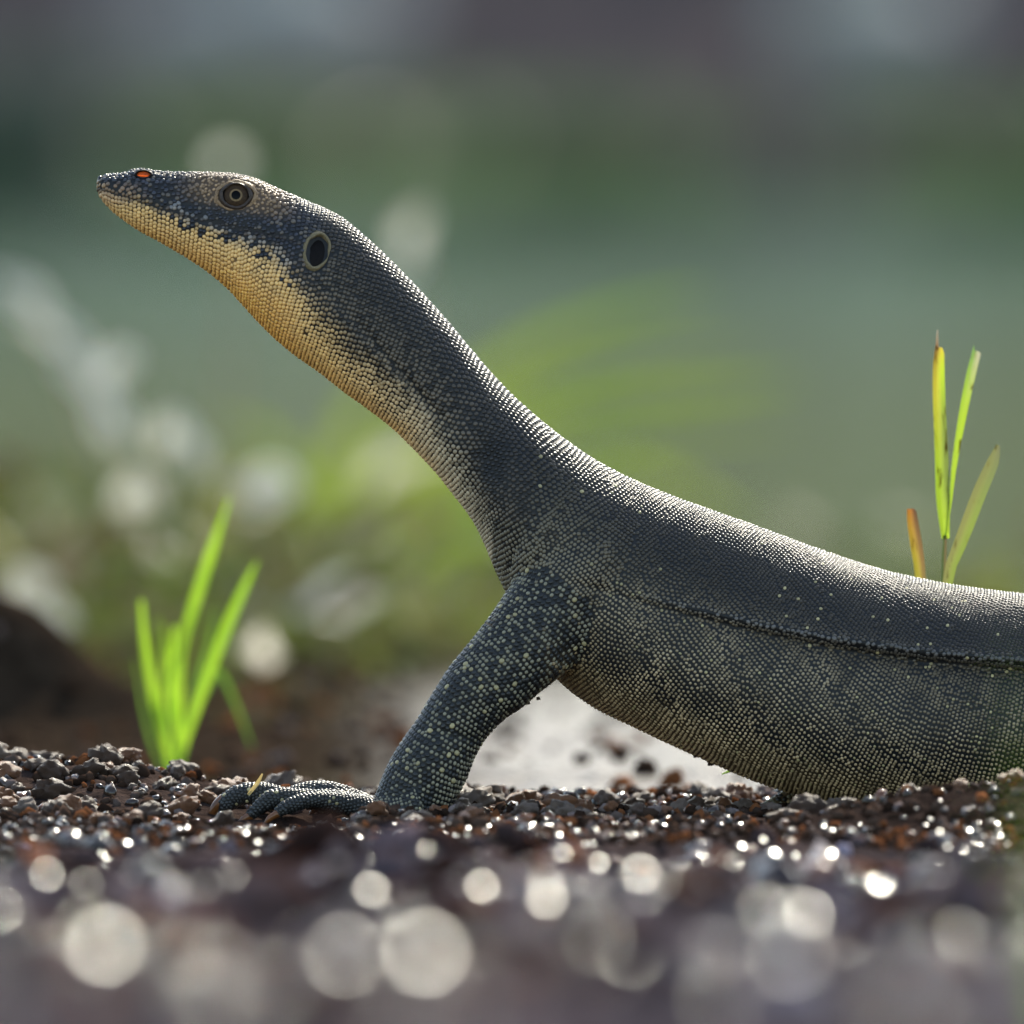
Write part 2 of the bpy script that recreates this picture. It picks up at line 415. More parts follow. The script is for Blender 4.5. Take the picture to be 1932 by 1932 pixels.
class Limb:
    """round-ish limb: centre (u,v,y), radius in picture plane, radius towards camera"""
    def __init__(s, pts, n=80, ry=.92):
        P = catmull(np.array(pts, float), n)
        s.c = uvy(P[:, 0], P[:, 1], P[:, 2]); s.r = P[:, 3] * U; s.ry = ry
        s.T = np.gradient(s.c, axis=0); s.T /= np.linalg.norm(s.T, axis=1)[:, None]
        s.len = np.concatenate([[0], np.cumsum(np.linalg.norm(np.diff(s.c, axis=0), axis=1))])
        ref = np.array([0, 1.0, 0])
        b = ref - (s.T @ ref)[:, None] * s.T; nb = np.linalg.norm(b, axis=1)[:, None]
        s.B = b / nb
        s.N = np.cross(s.T, s.B)
    def point(s, ti, phi):
        ti = np.clip(ti, 0, len(s.r) - 1.001); i = ti.astype(int); f = (ti - i)
        L = lambda a: a[i] * (1 - f).reshape((-1,) + (1,) * (a.ndim - 1)) + a[i + 1] * f.reshape((-1,) + (1,) * (a.ndim - 1))
        c, r, B, N = L(s.c), L(s.r), L(s.B), L(s.N)
        return c + r[:, None] * (np.cos(phi)[:, None] * N + s.ry * np.sin(phi)[:, None] * B)

def ring_mesh(t, nt, nphi, t0=0, t1=None):
    n = len(t.w) if isinstance(t, Tube) else len(t.r)
    t1 = n - 1.002 if t1 is None else t1
    ti = np.linspace(t0, t1, nt); ph = np.linspace(0, 2 * np.pi, nphi, endpoint=False)
    T, PH = np.meshgrid(ti, ph, indexing='ij')
    V = t.point(T.ravel(), PH.ravel())
    i = np.arange(nt - 1)[:, None] * nphi; j = np.arange(nphi)[None]
    a = i + j; b = i + (j + 1) % nphi
    F = [tuple(q) for q in np.stack([a, b, b + nphi, a + nphi], -1).reshape(-1, 4)]
    F.append(tuple(range(nphi - 1, -1, -1))); F.append(tuple((nt - 1) * nphi + np.arange(nphi)))
    return V, F

G = lambda u, Y=0: gz1((u - 966) * U, Y)
FY = -150   # arm foot, towards the camera
ARM = [(1105, 1085, -70, 100), (1050, 1150, -105, 96), (1000, 1208, -128, 88), (952, 1257, -142, 79), (905, 1303, -150, 71), (868, 1350, -154, 65),
       (842, 1392, -156, 64), (818, 1436, -156, 70), (794, 1480, -154, 71), (772, 1518, -152, 66), (752, 1548, -152, 56)]
arm_near = Limb(ARM, 110)
arm_far = Limb([(u, v, 36 - y, r) for u, v, y, r in ARM], 60)
SHO = Limb([(1180, 1000, -60, 80), (1130, 1060, -88, 100), (1075, 1115, -100, 100), (1040, 1150, -100, 84)], 30)
SHO_F = Limb([(1180, 1000, 96, 80), (1130, 1060, 124, 100), (1075, 1115, 136, 100), (1040, 1150, 136, 84)], 30)
palm = Limb([(790, 1522, -152, 50), (745, 1535, -156, 38), (705, 1535, -158, 30), (670, 1533, -158, 24)], 30, 1.9)
palm_f = Limb([(790, 1530, 190, 50), (745, 1542, 192, 34), (705, 1542, 194, 26), (670, 1540, 194, 22)], 20, 1.9)
FING = [  # u, v, y, r
 [(700, 1530, -170, 22), (650, 1520, -200, 17), (590, 1512, -226, 15), (545, 1524, -240, 13), (520, 1540, -246, 10)],
 [(690, 1528, -160, 22), (640, 1516, -176, 18), (570, 1508, -190, 17), (518, 1510, -196, 17), (486, 1528, -198, 14), (470, 1545, -198, 10)],
 [(690, 1526, -150, 22), (630, 1516, -150, 18), (560, 1512, -146, 17), (500, 1502, -142, 19), (455, 1502, -138, 20), (425, 1520, -136, 16), (412, 1535, -135, 11)],
 [(690, 1524, -140, 22), (640, 1504, -122, 19), (600, 1496, -112, 20), (560, 1503, -104, 17), (520, 1516, -98, 13), (500, 1530, -96, 9)],
 [(700, 1528, -128, 20), (672, 1514, -100, 17), (640, 1512, -80, 15), (612, 1520, -70, 12), (600, 1530, -66, 9)]]
CLAWS = [[(524, 1538, -246, 8), (508, 1548, -248, 6), (498, 1560, -249, 2)], [(474, 1542, -198, 9), (456, 1552, -198, 6), (447, 1563, -198, 2)],
         [(424, 1512, -136, 13.5), (408, 1526, -135, 11), (399, 1542, -135, 7), (400, 1558, -135, 2)], [(504, 1526, -96, 8), (488, 1538, -95, 6), (480, 1550, -95, 2)],
         [(603, 1526, -66, 7), (590, 1534, -66, 5), (582, 1544, -66, 2)]]
FING = [[(u_, v_ - 3, y_, r_ * (1 + .16 * (i_ % 2))) for i_, (u_, v_, y_, r_) in enumerate(f)] for f in FING]; CLAWS = [[(u_, v_ - 3, y_, r_) for u_, v_, y_, r_ in f] for f in CLAWS]
fingers = [Limb(f, 40, 1.0) for f in FING]
# far hind leg, its toes showing under the belly
hind_f = Limb([(2200, 1330, 150, 110), (2050, 1370, 260, 95), (1900, 1430, 320, 76), (1800, 1470, 330, 60), (1720, 1500, 330, 52), (1650, 1518, 320, 42), (1590, 1522, 300, 34)], 60)
hind_n = Limb([(2250, 1330, -110, 110), (2330, 1380, -240, 90), (2420, 1440, -290, 66), (2400, 1490, -300, 54), (2330, 1518, -300, 40), (2270, 1522, -300, 30)], 40)
HTOE = [[(1620, 1518, 300, 30), (1570, 1506, 240, 26), (1530, 1503, 170, 25), (1495, 1509, 110, 21), (1462, 1520, 70, 17), (1435, 1528, 50, 11)],
        [(1600, 1520, 320, 26), (1540, 1512, 300, 20), (1500, 1512, 280, 18), (1462, 1522, 260, 12)],
        [(1620, 1518, 290, 28), (1590, 1510, 200, 22), (1568, 1500, 120, 22), (1545, 1508, 70, 18), (1520, 1524, 40, 13)]]
htoes = [Limb(f, 30, 1.0) for f in HTOE]

def build_body():
    bm_v, bm_f = [], []
    def add(V, F):
        o = len(bm_v); bm_v.extend([tuple(p) for p in V]); bm_f.extend([tuple(i + o for i in f) for f in F])
    me = bpy.data.meshes.new('tmp')
    parts = [(body_t, 420, 96), (arm_near, 110, 40), (arm_far, 60, 30), (SHO, 24, 40), (SHO_F, 24, 40), (palm, 24, 28), (palm_f, 20, 24), (hind_f, 50, 30), (hind_n, 40, 30)]
    parts += [(f, 36, 18) for f in fingers] + [(f, 30, 18) for f in htoes]
    for t, a, b in parts: add(*ring_mesh(t, a, b))
    me.from_pydata(bm_v, [], bm_f)
    bm = bmesh.new(); bm.from_mesh(me); bmesh.ops.recalc_face_normals(bm, faces=bm.faces); bm.to_mesh(me); bm.free()
    o = bpy.data.objects.new('tmp', me); C.objects.link(o)
    md = o.modifiers.new('r', 'REMESH'); md.mode = 'VOXEL'; md.voxel_size = .00095; md.adaptivity = 0
    sm = o.modifiers.new('s', 'SMOOTH'); sm.factor = .5; sm.iterations = 9
    dg = bpy.context.evaluated_depsgraph_get()
    ev = bpy.data.meshes.new_from_object(o.evaluated_get(dg))
    bpy.data.objects.remove(o)
    n = len(ev.vertices)
    V = np.empty(n * 3, np.float32); ev.vertices.foreach_get('co', V); V = V.reshape(-1, 3).astype(float)
    N = np.empty(n * 3, np.float32); ev.vertices.foreach_get('normal', N); N = N.reshape(-1, 3).astype(float)
    u, v = to_uv(V)
    d = relief(u, v, V[:, 1] / U, N)
    V += N * (d * U)[:, None]
    ev.vertices.foreach_set('co', V.astype(np.float32).ravel()); ev.update()
    ev.name = 'body'
    return ev

def to_uv(V):
    k = (CAM_D + V[:, 1]) / CAM_D
    return V[:, 0] / (U * k) + 966, V0 - ((V[:, 2] - CAM_H) / k + CAM_H) / U

FOLD = np.array([(1130, 1108), (1250, 1141), (1350, 1166), (1450, 1190), (1550, 1211), (1650, 1227), (1750, 1240), (1850, 1250), (1960, 1262), (2100, 1285), (2300, 1330)], float)
def relief(u, v, y, N):
    """skin folds and head shape: offset along the normal in photo units"""
    d = np.zeros(len(u))
    side = np.abs(N[:, 1])
    fv = np.interp(u, FOLD[:, 0], FOLD[:, 1]); s = fv - v
    amp = np.interp(u, [1100, 1250, 1400, 1600, 1900, 2300, 2500], [0, 5, 11, 16, 19, 10, 0]) * sstep(.25, .6, side)
    step = sstep(-5, 5, s)
    d += amp * (step * np.exp(-np.maximum(s, 0) / 38) - (1 - step) * .75 * np.exp(-np.maximum(-s, 0) / 50))
    g = lambda cu, cv, ru, rv, a=0: np.exp(-((((u - cu) * np.cos(a) + (v - cv) * np.sin(a)) / ru) ** 2 + ((-(u - cu) * np.sin(a) + (v - cv) * np.cos(a)) / rv) ** 2))
    sd = sstep(.3, .7, side)
    d += sd * (6 * g(446, 366, 62, 40) - 5 * g(350, 378, 60, 22, .35) + 2.5 * g(300, 352, 50, 18, .2))       # eye bulge, loreal hollow
    d += sd * (-14 * g(600, 476, 17, 30, .15) + 3 * g(570, 470, 14, 40, .1))                                 # ear
    # mouth groove
    mu = np.array([180, 200, 260, 330, 430, 520, 600]); mv = np.array([356, 360, 379, 403, 428, 446, 470])
    md = v - np.interp(u, mu, mv)
    d += sd * (u < 610) * (-2.6 * np.exp(-(md / 4.0) ** 2) + 1.2 * np.exp(-((md - 10) / 7) ** 2)) * sstep(615, 560, u)
    # jaw muscle and throat
    d += sd * (5 * g(530, 520, 60, 50) + 3 * g(640, 600, 60, 40))
    # neck crease in front of the shoulder, chest fold, arm pit
    d += sd * (-9 * g(925, 872, 26, 52, -.25) + 5 * g(870, 830, 34, 60, .7) - 5 * g(800, 760, 60, 8, .85) - 5 * g(965, 1055, 9, 60, .35) + 4 * g(1000, 1040, 20, 60, .35))
    d += sd * (-7 * g(1070, 1215, 22, 60, -.15) - 4 * g(1130, 1110, 60, 10, .2))
    d += sd * 2.2 * np.sin((u * .5 + v) / 15) * g(1085, 1250, 45, 40)
    # loose skin
    d += sstep(1050, 1250, u) * 1.6 * vnoise(u / 60, v / 45, 4) * sd
    d += sd * (-5 * g(748, 690, 150, 6, .83) + 3.5 * g(738, 702, 150, 9, .83) + 6 * g(1135, 1000, 75, 60, .5) - 4 * g(1050, 985, 14, 70, .3) - 3.5 * g(1020, 905, 10, 60, -.5))
    d += sd * 1.3 * np.sin((u - .35 * v) / 21) * sstep(1180, 1320, u) * sstep(1900, 1700, u) * sstep(0, 40, v - fv)
    d += sd * (4.5 * g(452, 343, 62, 7, .13) - 3 * g(505, 400, 40, 16, .3)) + sd * (5 * g(865, 1300, 30, 60, .6) + 4 * g(800, 1440, 26, 50, .3) - 4 * g(850, 1385, 60, 9, .2))
    # elbow bulge
    d += 5 * g(965, 1322, 30, 22)
    return d

body_me = build_body()
nb = len(body_me.vertices)
BV = np.empty(nb * 3, np.float32); body_me.vertices.foreach_get('co', BV); BV = BV.reshape(-1, 3).astype(float)
BN = np.empty(nb * 3, np.float32); body_me.vertices.foreach_get('normal', BN); BN = BN.reshape(-1, 3).astype(float)
polys = [tuple(p.vertices) for p in body_me.polygons]
bvh = BVHTree.FromPolygons([Vector(p) for p in BV], polys)

# colouring of the animal ------------------------------------------------------------
CB = np.array([(150, 340), (185, 352), (240, 374), (300, 396), (350, 420), (400, 440), (450, 456), (500, 478), (545, 520), (575, 560), (610, 620), (650, 668), (700, 706),
               (750, 742), (800, 790), (850, 862), (885, 925), (905, 975), (918, 1010), (935, 1050), (945, 1100)], float)
def signed_cb(u, v):
    """photo units below (+) or above (-) the dark/cream border"""
    best = np.full(len(u), 1e9); sg = np.zeros(len(u))
    for a, b in zip(CB[:-1], CB[1:]):
        ab = b - a; L2 = ab @ ab
        t = np.clip(((u - a[0]) * ab[0] + (v - a[1]) * ab[1]) / L2, 0, 1)
        dx, dy = u - (a[0] + t * ab[0]), v - (a[1] + t * ab[1])
        d = np.hypot(dx, dy); cr = ab[0] * dy - ab[1] * dx
        m = d < best; best[m] = d[m]; sg[m] = np.sign(cr[m])
    return best * sg

def body_q(u, v):
    """0 = spine, 1 = belly line, along the vertical of the trunk"""
    top = np.interp(u, ST[:, 0], ST[:, 1]); bot = np.interp(u, ST[22:, 2], ST[22:, 3])
    return (v - top) / np.maximum(bot - top, 1)

def colours(u, v, part, row, rnd, rnd2, ny):
    """scale colour, skin colour, size factor"""
    n = len(u)
    dark = np.array([.033, .026, .019]); black = np.array([.010, .010, .011])
    col = np.tile(dark, (n, 1)); skin = np.tile(black, (n, 1)); size = np.ones(n)
    neck = (part == 0) & (u < 960 + np.maximum(0, (v - 900)) * .0)
    d = signed_cb(u, v) + 7 * vnoise(u / 26, v / 26, 12) + (rnd - .5) * 9
    headneck = (part == 0) & ((u < 930) | (v < 980) & (u < 1000))
    # ---- trunk
    q = body_q(u, v)
    qf = np.clip(q, 0, 1.2)
    flank = sstep(.24, .62, qf) * sstep(1000, 1100, u)
    pale = lerp3(np.array([.46, .355, .225]), np.array([.72, .52, .30]), sstep(.55, .92, qf))
    bars = np.clip(.8 + .3 * vnoise(row / 2.3, v / 60, 21) + .2 * vnoise(u / 40, v / 40, 22), .25, 1.3)
    rndf = np.clip(.58 + rnd * .42, 0, 1.2)
    tr = lerp3(dark * (0.8 + .6 * rnd[:, None]), pale * (bars * rndf)[:, None], flank)
    size_t = 1 - .22 * flank * (1 - sstep(.7, .95, qf))
    fade = sstep(1500, 1900, u)
    tr = lerp3(tr, tr * .75, fade)
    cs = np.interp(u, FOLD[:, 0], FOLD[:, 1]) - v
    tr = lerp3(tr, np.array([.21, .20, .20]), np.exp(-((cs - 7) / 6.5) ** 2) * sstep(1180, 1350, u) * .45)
    spot = (rnd2 < .008 + .028 * flank)
    tr[spot] = np.array([.46, .38, .20]) * (.6 + .5 * rnd[spot, None])
    # shoulder: small pale dots
    sh = np.exp(-((u - 1010) / 130) ** 2 - ((v - 1060) / 110) ** 2)
    dots = rnd > .12
    tr = np.where(dots[:, None], lerp3(tr, np.array([.21, .175, .12]), np.clip(sh * .9, 0, 1)), tr)
    pit = np.clip(np.exp(-((u - 1085) / 34) ** 2 - ((v - 1215) / 60) ** 2) + .7 * np.exp(-((u - 1090) / 80) ** 2 - ((v - 1290) / 26) ** 2), 0, 1)
    tr = lerp3(tr, np.array([.34, .235, .12]) * (.6 + .6 * rnd[:, None]), pit * .8)
    tsk = lerp3(np.tile(black, (n, 1)), np.array([.11, .075, .042]), sstep(.8, 1.0, qf) * sstep(1000, 1100, u))
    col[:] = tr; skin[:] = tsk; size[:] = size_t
    # ---- arm and digits
    a = part == 1
    ac = np.tile(np.array([.030, .030, .030]), (n, 1)) * (.7 + .8 * rnd[:, None])
    front = sstep(40, -60, u - (945 - (v - 1150) * .60))
    mid = (rnd > np.where(u < 700, .85, .4)) & (front < .6)
    ac[mid] = np.array([.19, .17, .12]) * (.5 + rnd[mid, None])
    sp = rnd2 < .036; ac[sp] = np.array([.44, .365, .20]) * (.7 + .4 * rnd[sp, None])
    col[a] = ac[a]; skin[a] = black; size[a] = np.where(sp, .95 + .25 * rnd, np.where(mid, .8, 1.0))[a]
    # ---- head and neck
    h = headneck
    wd = np.interp(u, [350, 620], [.38, 1.0]); cream_f = sstep(-46, 34, d / wd)
    deep = sstep(15, 90, d)
    cream = lerp3(np.array([.90, .55, .22]), np.array([.98, .49, .12]), deep)  # warm ground bounce and backlit glow added to the throat's own cream
    cream = lerp3(cream, np.array([.66, .53, .36]), sstep(600, 900, u) * (1 - deep))
    upn = np.tile(np.array([.042, .034, .027]), (n, 1)) * (.6 + .8 * rnd[:, None])
    upn = lerp3(upn, np.array([.14, .11, .08]) * (.65 + .5 * rnd[:, None]), sstep(-130, -30, d) * sstep(.12, .5, rnd))
    hcol = lerp3(upn, cream * (.8 + .35 * rnd[:, None]), cream_f)
    gap = sstep(30, 95, d) * sstep(1000, 800, u)
    hskin = lerp3(np.tile(black, (n, 1)), np.array([.42, .23, .08]), gap)
    headz = sstep(640, 560, u + (v - 440) * .2)
    hd = np.tile(np.array([.036, .038, .050]), (n, 1)) * (.45 + 1.0 * rnd[:, None])
    hd = np.where((rnd2 > .8)[:, None], np.array([.12, .10, .085]), hd)
    lipband = np.exp(-((d + 4) / 20) ** 2) * sstep(280, 340, u)
    blot = vnoise(u / 13, v / 10, 31) + .5 * vnoise(u / 6, v / 6, 32)
    hd = np.where(((lipband > .35) & (blot > -.05))[:, None], np.array([.21, .20, .20]), hd)
    dk = (lipband > .25) & (blot < -.35)
    hd2 = lerp3(hd, cream * (.85 + .25 * rnd[:, None]), cream_f)
    hd2[dk] = np.array([.02, .022, .03])
    eye = np.exp(-(((u - 450) * .97 + (v - 366) * .2) / 92) ** 4 - ((-(u - 450) * .2 + (v - 362) * .97) / 32) ** 4)
    hd2 = lerp3(hd2, np.array([.42, .26, .14]) * (.6 + .6 * rnd[:, None]), np.clip(eye, 0, 1))
    tip = sstep(290, 200, u) * sstep(340, 356, v) * sstep(398, 375, v)
    hd2 = lerp3(hd2, np.array([.52, .31, .18]), tip * .7)
    hcol = lerp3(hcol, hd2, headz)
    hskin_e = np.clip(eye, 0, 1) * headz
    hskin = lerp3(hskin, lerp3(np.tile(np.array([.012, .012, .014]), (n, 1)), np.array([.42, .23, .085]), sstep(5, 60, d)), headz)
    hskin = lerp3(hskin, np.array([.12, .072, .042]), hskin_e * .9)
    mdl = v - np.interp(u, [180, 200, 260, 330, 430, 520, 600], [356, 360, 379, 403, 428, 446, 470])
    ml = np.exp(-(mdl / 5.0) ** 2) * sstep(600, 540, u)
    hcol = lerp3(hcol, np.array([.030, .022, .020]), ml * .92); hskin = lerp3(hskin, np.array([.012, .01, .01]), ml)
    # dark hollow in front of the shoulder
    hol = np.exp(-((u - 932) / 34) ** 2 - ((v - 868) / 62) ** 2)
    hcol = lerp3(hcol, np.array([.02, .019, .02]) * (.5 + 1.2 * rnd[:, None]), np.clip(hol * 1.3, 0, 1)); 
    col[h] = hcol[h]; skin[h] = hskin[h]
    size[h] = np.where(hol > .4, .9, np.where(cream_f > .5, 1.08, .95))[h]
    # soft join between neck and trunk colours
    return np.clip(col, 0, 1), np.clip(skin, 0, 1), size

EYE = (446, 370); EAR = (599.5, 476)
# scale sites -----------------------------------------------------------------------
def sites(t, part, row_sp, col_sp, t0=None, t1=None, umax=2330):
    n = len(t.w) if isinstance(t, Tube) else len(t.r)
    fine = np.linspace(0, n - 1.01, 1600)
    if isinstance(t, Tube): cl = t.point(fine, np.full(1600, np.pi / 2)) * .5 + t.point(fine, np.full(1600, -np.pi / 2)) * .5
    else: cl = t.point(fine, np.zeros(1600)) * .5 + t.point(fine, np.full(1600, np.pi)) * .5
    L = np.concatenate([[0], np.cumsum(np.linalg.norm(np.diff(cl, axis=0), axis=1))])
    out = []
    rows = [row_sp * U * .5]
    while rows[-1] < L[-1]:
        uc = np.interp(rows[-1], L, cl[:, 0]) / U + 966
        rows.append(rows[-1] + U * row_sp * (np.interp(uc, [180, 420, 600, 800, 950, 1100], [1.0, 1.05, 1.1, 1.22, 1.22, 1.0]) if part == 0 else 1))
    rows = np.array(rows[:-1])
    tis = np.interp(rows, L, fine)
    for r, ti in enumerate(tis):
        ph = np.linspace(0, 2 * np.pi, 181)
        ring = t.point(np.full(181, ti), ph)
        arc = np.concatenate([[0], np.cumsum(np.linalg.norm(np.diff(ring, axis=0), axis=1))])
        uc = ring[:, 0].mean() / U + 966
        m = max(6, int(round(arc[-1] / (col_sp * U * (np.interp(uc, [180, 420, 600, 800, 950, 1100], [1.0, 1.05, 1.1, 1.22, 1.22, 1.0]) if part == 0 else 1)))))
        s = (np.arange(m) + .5 * (r % 2) + rng.uniform(-.09, .09, m)) / m * arc[-1]
        s = s + arc[-1] * .006 * np.sin(r * .21 + np.arange(m) * .3)
        phs = np.interp(s, arc, ph)
        tj = ti + (rng.uniform(-.09, .09, m) + .35 * np.sin(np.arange(m) * .17 + r * .05)) * (tis[min(r + 1, len(tis) - 1)] - tis[max(r - 1, 0)]) / 2
        tj = np.clip(tj, 0, n - 1.05 - .05 * n / 100)
        P = t.point(tj, phs); Pn = t.point(tj + .05 * n / 100, phs)
        if (P[:, 0] / U + 966).min() > umax: break
        T = Pn - P; ln = np.linalg.norm(T, axis=1)
        dti = (tis[min(r + 1, len(tis) - 1)] - tis[max(r - 1, 0)]) / 2
        loc = ln * dti / (.05 * n / 100)
        out.append(np.concatenate([P, T / np.maximum(ln, 1e-9)[:, None], loc[:, None], np.full((m, 1), arc[-1] / m), np.full((m, 1), r), np.full((m, 1), part)], 1))
    return np.concatenate(out)

S_all = np.concatenate([sites(f, 1, 7.0, 7.5) for f in fingers] + [sites(f, 1, 11, 11.5) for f in htoes] +
                       [sites(palm, 1, 8, 8.5), sites(arm_near, 1, 9.6, 9.6), sites(arm_far, 1, 12, 12), sites(SHO, 2, 7.8, 7.9), sites(SHO_F, 2, 12, 12), sites(hind_f, 1, 13, 13), sites(body_t, 0, 7.6, 7.9)])

placed = []      # P, N, T, a, b, row, part
grid = {}
CELL = 9 * U
def too_close(p, r):
    cx, cy, cz = int(p[0] // CELL), int(p[1] // CELL), int(p[2] // CELL)
    for i in (cx - 1, cx, cx + 1):
        for j in (cy - 1, cy, cy + 1):
            for k in (cz - 1, cz, cz + 1):
                for (x, y, z, q) in grid.get((i, j, k), ()):
                    dd = (p[0] - x) ** 2 + (p[1] - y) ** 2 + (p[2] - z) ** 2
                    m = .5 * (r + q) * .76
                    if dd < m * m: return True
    return False
def put(p, r):
    grid.setdefault((int(p[0] // CELL), int(p[1] // CELL), int(p[2] // CELL)), []).append((p[0], p[1], p[2], r))

def surf(p, maxd):
    hit, nn, fi, dist = bvh.find_nearest(Vector(p), maxd)
    if hit is None: return None
    vs = polys[fi]
    nrm = BN[list(vs)].mean(0)
    return np.array(hit), nrm / (np.linalg.norm(nrm) + 1e-12), np.array(nn), dist

def skip_site(u, v, ny):
    if ny > -.05 and ny < .05: return False
    if math.hypot(u - EYE[0], (v - EYE[1]) * 1.1) < 34: return True
    if ((u - EAR[0]) * .985 + (v - EAR[1]) * .17) ** 2 / 27 ** 2 + (-(u - EAR[0]) * .17 + (v - EAR[1]) * .985) ** 2 / 39 ** 2 < 1: return True
    if ((u - 271) / 15) ** 2 + ((v - 329) / 9) ** 2 < 1: return True
    return False

for s in S_all:
    p = s[:3]; part = int(s[9])
    tol = 22 * U if part == 0 else (14 * U if part == 1 else 16 * U)
    r = surf(p, tol)
    if r is None: continue
    hp, nrm, fn, dist = r
    # a tube point buried deep inside another part is dropped
    if np.dot(p - hp, nrm) < -(16 * U if part == 0 else 9 * U): continue
    k = (CAM_D + hp[1]) / CAM_D
    uu, vv = hp[0] / (U * k) + 966, V0 - ((hp[2] - CAM_H) / k + CAM_H) / U
    if skip_site(uu, vv, nrm[1]): continue
    if part == 0 and uu < 560 and signed_cb(np.array([uu]), np.array([vv]))[0] < -6 - max(0, uu - 470) * .6: continue
    sp = min(s[6], s[7])
    if sp < 3.2 * U: continue
    if too_close(hp, sp): continue
    put(hp, sp)
    placed.append((hp, nrm, s[3:6], s[6], s[7], s[8], part))
# fill what the rows left bare
tri_i = rng.permutation(nb)
jit = rng.uniform(-4 * U, 4 * U, (nb, 3))
for i in tri_i:
    p = BV[i] + jit[i]
    if p[0] > 1340 * U: continue
    hp_ = bvh.find_nearest(Vector(p))[0]
    p = np.array(hp_)
    k = (CAM_D + p[1]) / CAM_D
    uu, vv = p[0] / (U * k) + 966, V0 - ((p[2] - CAM_H) / k + CAM_H) / U
    if uu > 2300 or skip_site(uu, vv, BN[i][1]): continue
    head_eye = math.hypot(uu - EYE[0], vv - EYE[1]) < 70
    r = (5.6 if head_eye else (7.2 + 1.6 * random.random() if uu < 600 and vv < 520 else 7.4)) * U
    if too_close(p, r * 1.02): continue
    put(p, r)
    placed.append((p, BN[i], np.array([.7, 0, -.7]), r * 1.2, r * 1.2, 0, 0 if not (vv > 1180 and uu < 1000) else 1))

PP = np.array([q[0] for q in placed]); PN = np.array([q[1] for q in placed]); PT = np.array([q[2] for q in placed])
PA = np.array([q[3] for q in placed]); PB = np.array([q[4] for q in placed]); PR = np.array([q[5] for q in placed]); PPART = np.array([q[6] for q in placed])
PPART = np.where(PPART == 2, 0, PPART)
ns = len(PP)
pu, pv = to_uv(PP)
rnd, rnd2 = rng.random(ns), rng.random(ns)
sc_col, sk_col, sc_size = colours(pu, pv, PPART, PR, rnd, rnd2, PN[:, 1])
PT = PT - (PT * PN).sum(1)[:, None] * PN; PT /= np.maximum(np.linalg.norm(PT, axis=1), 1e-9)[:, None]
PBn = np.cross(PN, PT)
la = np.clip(PA, 5 * U, 13 * U) * .54 * sc_size * (1 + .08 * rng.standard_normal(ns))
lb = np.clip(PB, 5 * U, 13 * U) * .53 * sc_size * (1 + .08 * rng.standard_normal(ns))
qb = body_q(pu, pv); la = la * np.where((PPART == 0) & (pu > 1080), 1 - .24 * sstep(.62, .85, qb), 1)
ht = np.minimum(la, lb) * (.42 + .14 * rnd)
K = 7
ang = np.arange(K) * 2 * np.pi / K + np.pi / 8
rings = [(1.0, -.25), (.80, .50), (.42, .90)]
tilt = .22
SV = np.empty((ns, K * 3 + 1, 3))
for ri, (rr, hh) in enumerate(rings):
    for k_ in range(K):
        c, s_ = math.cos(ang[k_]) * rr, math.sin(ang[k_]) * rr
        SV[:, ri * K + k_] = PP + PT * (la * c)[:, None] + PBn * (lb * s_)[:, None] + PN * (ht * hh + la * tilt * c * (1 if ri else .3))[:, None]
SV[:, K * 3] = PP + PN * ht[:, None] + PT * (la * .1)[:, None]
f3 = []
for ri in range(2):
    for k_ in range(K):
        a, b = ri * K + k_, ri * K + (k_ + 1) % K
        f3.append((a, b, b + K)); f3.append((a, b + K, a + K))
for k_ in range(K): f3.append((2 * K + k_, 2 * K + (k_ + 1) % K, 3 * K))
f3 = np.array(f3)
# pale centre, darker rim on the dome
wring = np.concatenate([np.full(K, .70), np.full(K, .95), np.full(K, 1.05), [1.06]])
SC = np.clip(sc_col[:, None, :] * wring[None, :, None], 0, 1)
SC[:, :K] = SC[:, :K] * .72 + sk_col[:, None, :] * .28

lizard = empty('monitor_lizard', (0, 0, 0))
tag(lizard, 'dark scaly monitor lizard with cream throat raising its head on one arm', 'lizard')
bu, bvv = to_uv(BV)
bpart = np.where((bvv > 1180 + np.maximum(0, bu - 950) * .9) & (bu < 1020), 1, 0)
_, bsk, _ = colours(bu, bvv, bpart, np.zeros(nb), np.full(nb, .5), np.full(nb, .5), BN[:, 1])
far_tail = sstep(2250, 2400, bu)
bsk = lerp3(bsk, np.array([.04, .04, .04]), far_tail)
body = finish('body', body_me, M['skin'], lizard, True, None, bsk)

on = (PN[:, 1] < -.45) & (pu > 0) & (pu < 1932) & (pv < 1500)
score = np.where(on, la * lb * -PN[:, 1], 0)
score = np.where((PPART == 0) & (pu < 960), score * 1.5, score)
big = np.zeros(ns, bool); big[np.argsort(-score)[:300]] = True
rest = ~big
def scales_mesh(name, idx):
    V = SV[idx].reshape(-1, 3)
    F = (f3[None] + (np.arange(len(idx)) * (K * 3 + 1))[:, None, None]).reshape(-1, 3)
    return np_mesh(name, V, F), SC[idx].reshape(-1, 3)
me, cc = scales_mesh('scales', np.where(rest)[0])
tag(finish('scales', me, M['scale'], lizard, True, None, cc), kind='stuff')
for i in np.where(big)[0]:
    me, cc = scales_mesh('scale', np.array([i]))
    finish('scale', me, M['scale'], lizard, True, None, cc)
print('scales', ns)

def side_hit(u, v, side):
    p0 = pt(u, v, 0)
    o = Vector((p0.x, side * .2, p0.z))
    h, n, i, dd = bvh.ray_cast(o, Vector((0, -side, 0)))
    if h is None: return p0, Vector((0, side, 0))
    nn = Vector(BN[list(polys[i])].mean(0)).normalized()
    return h, nn

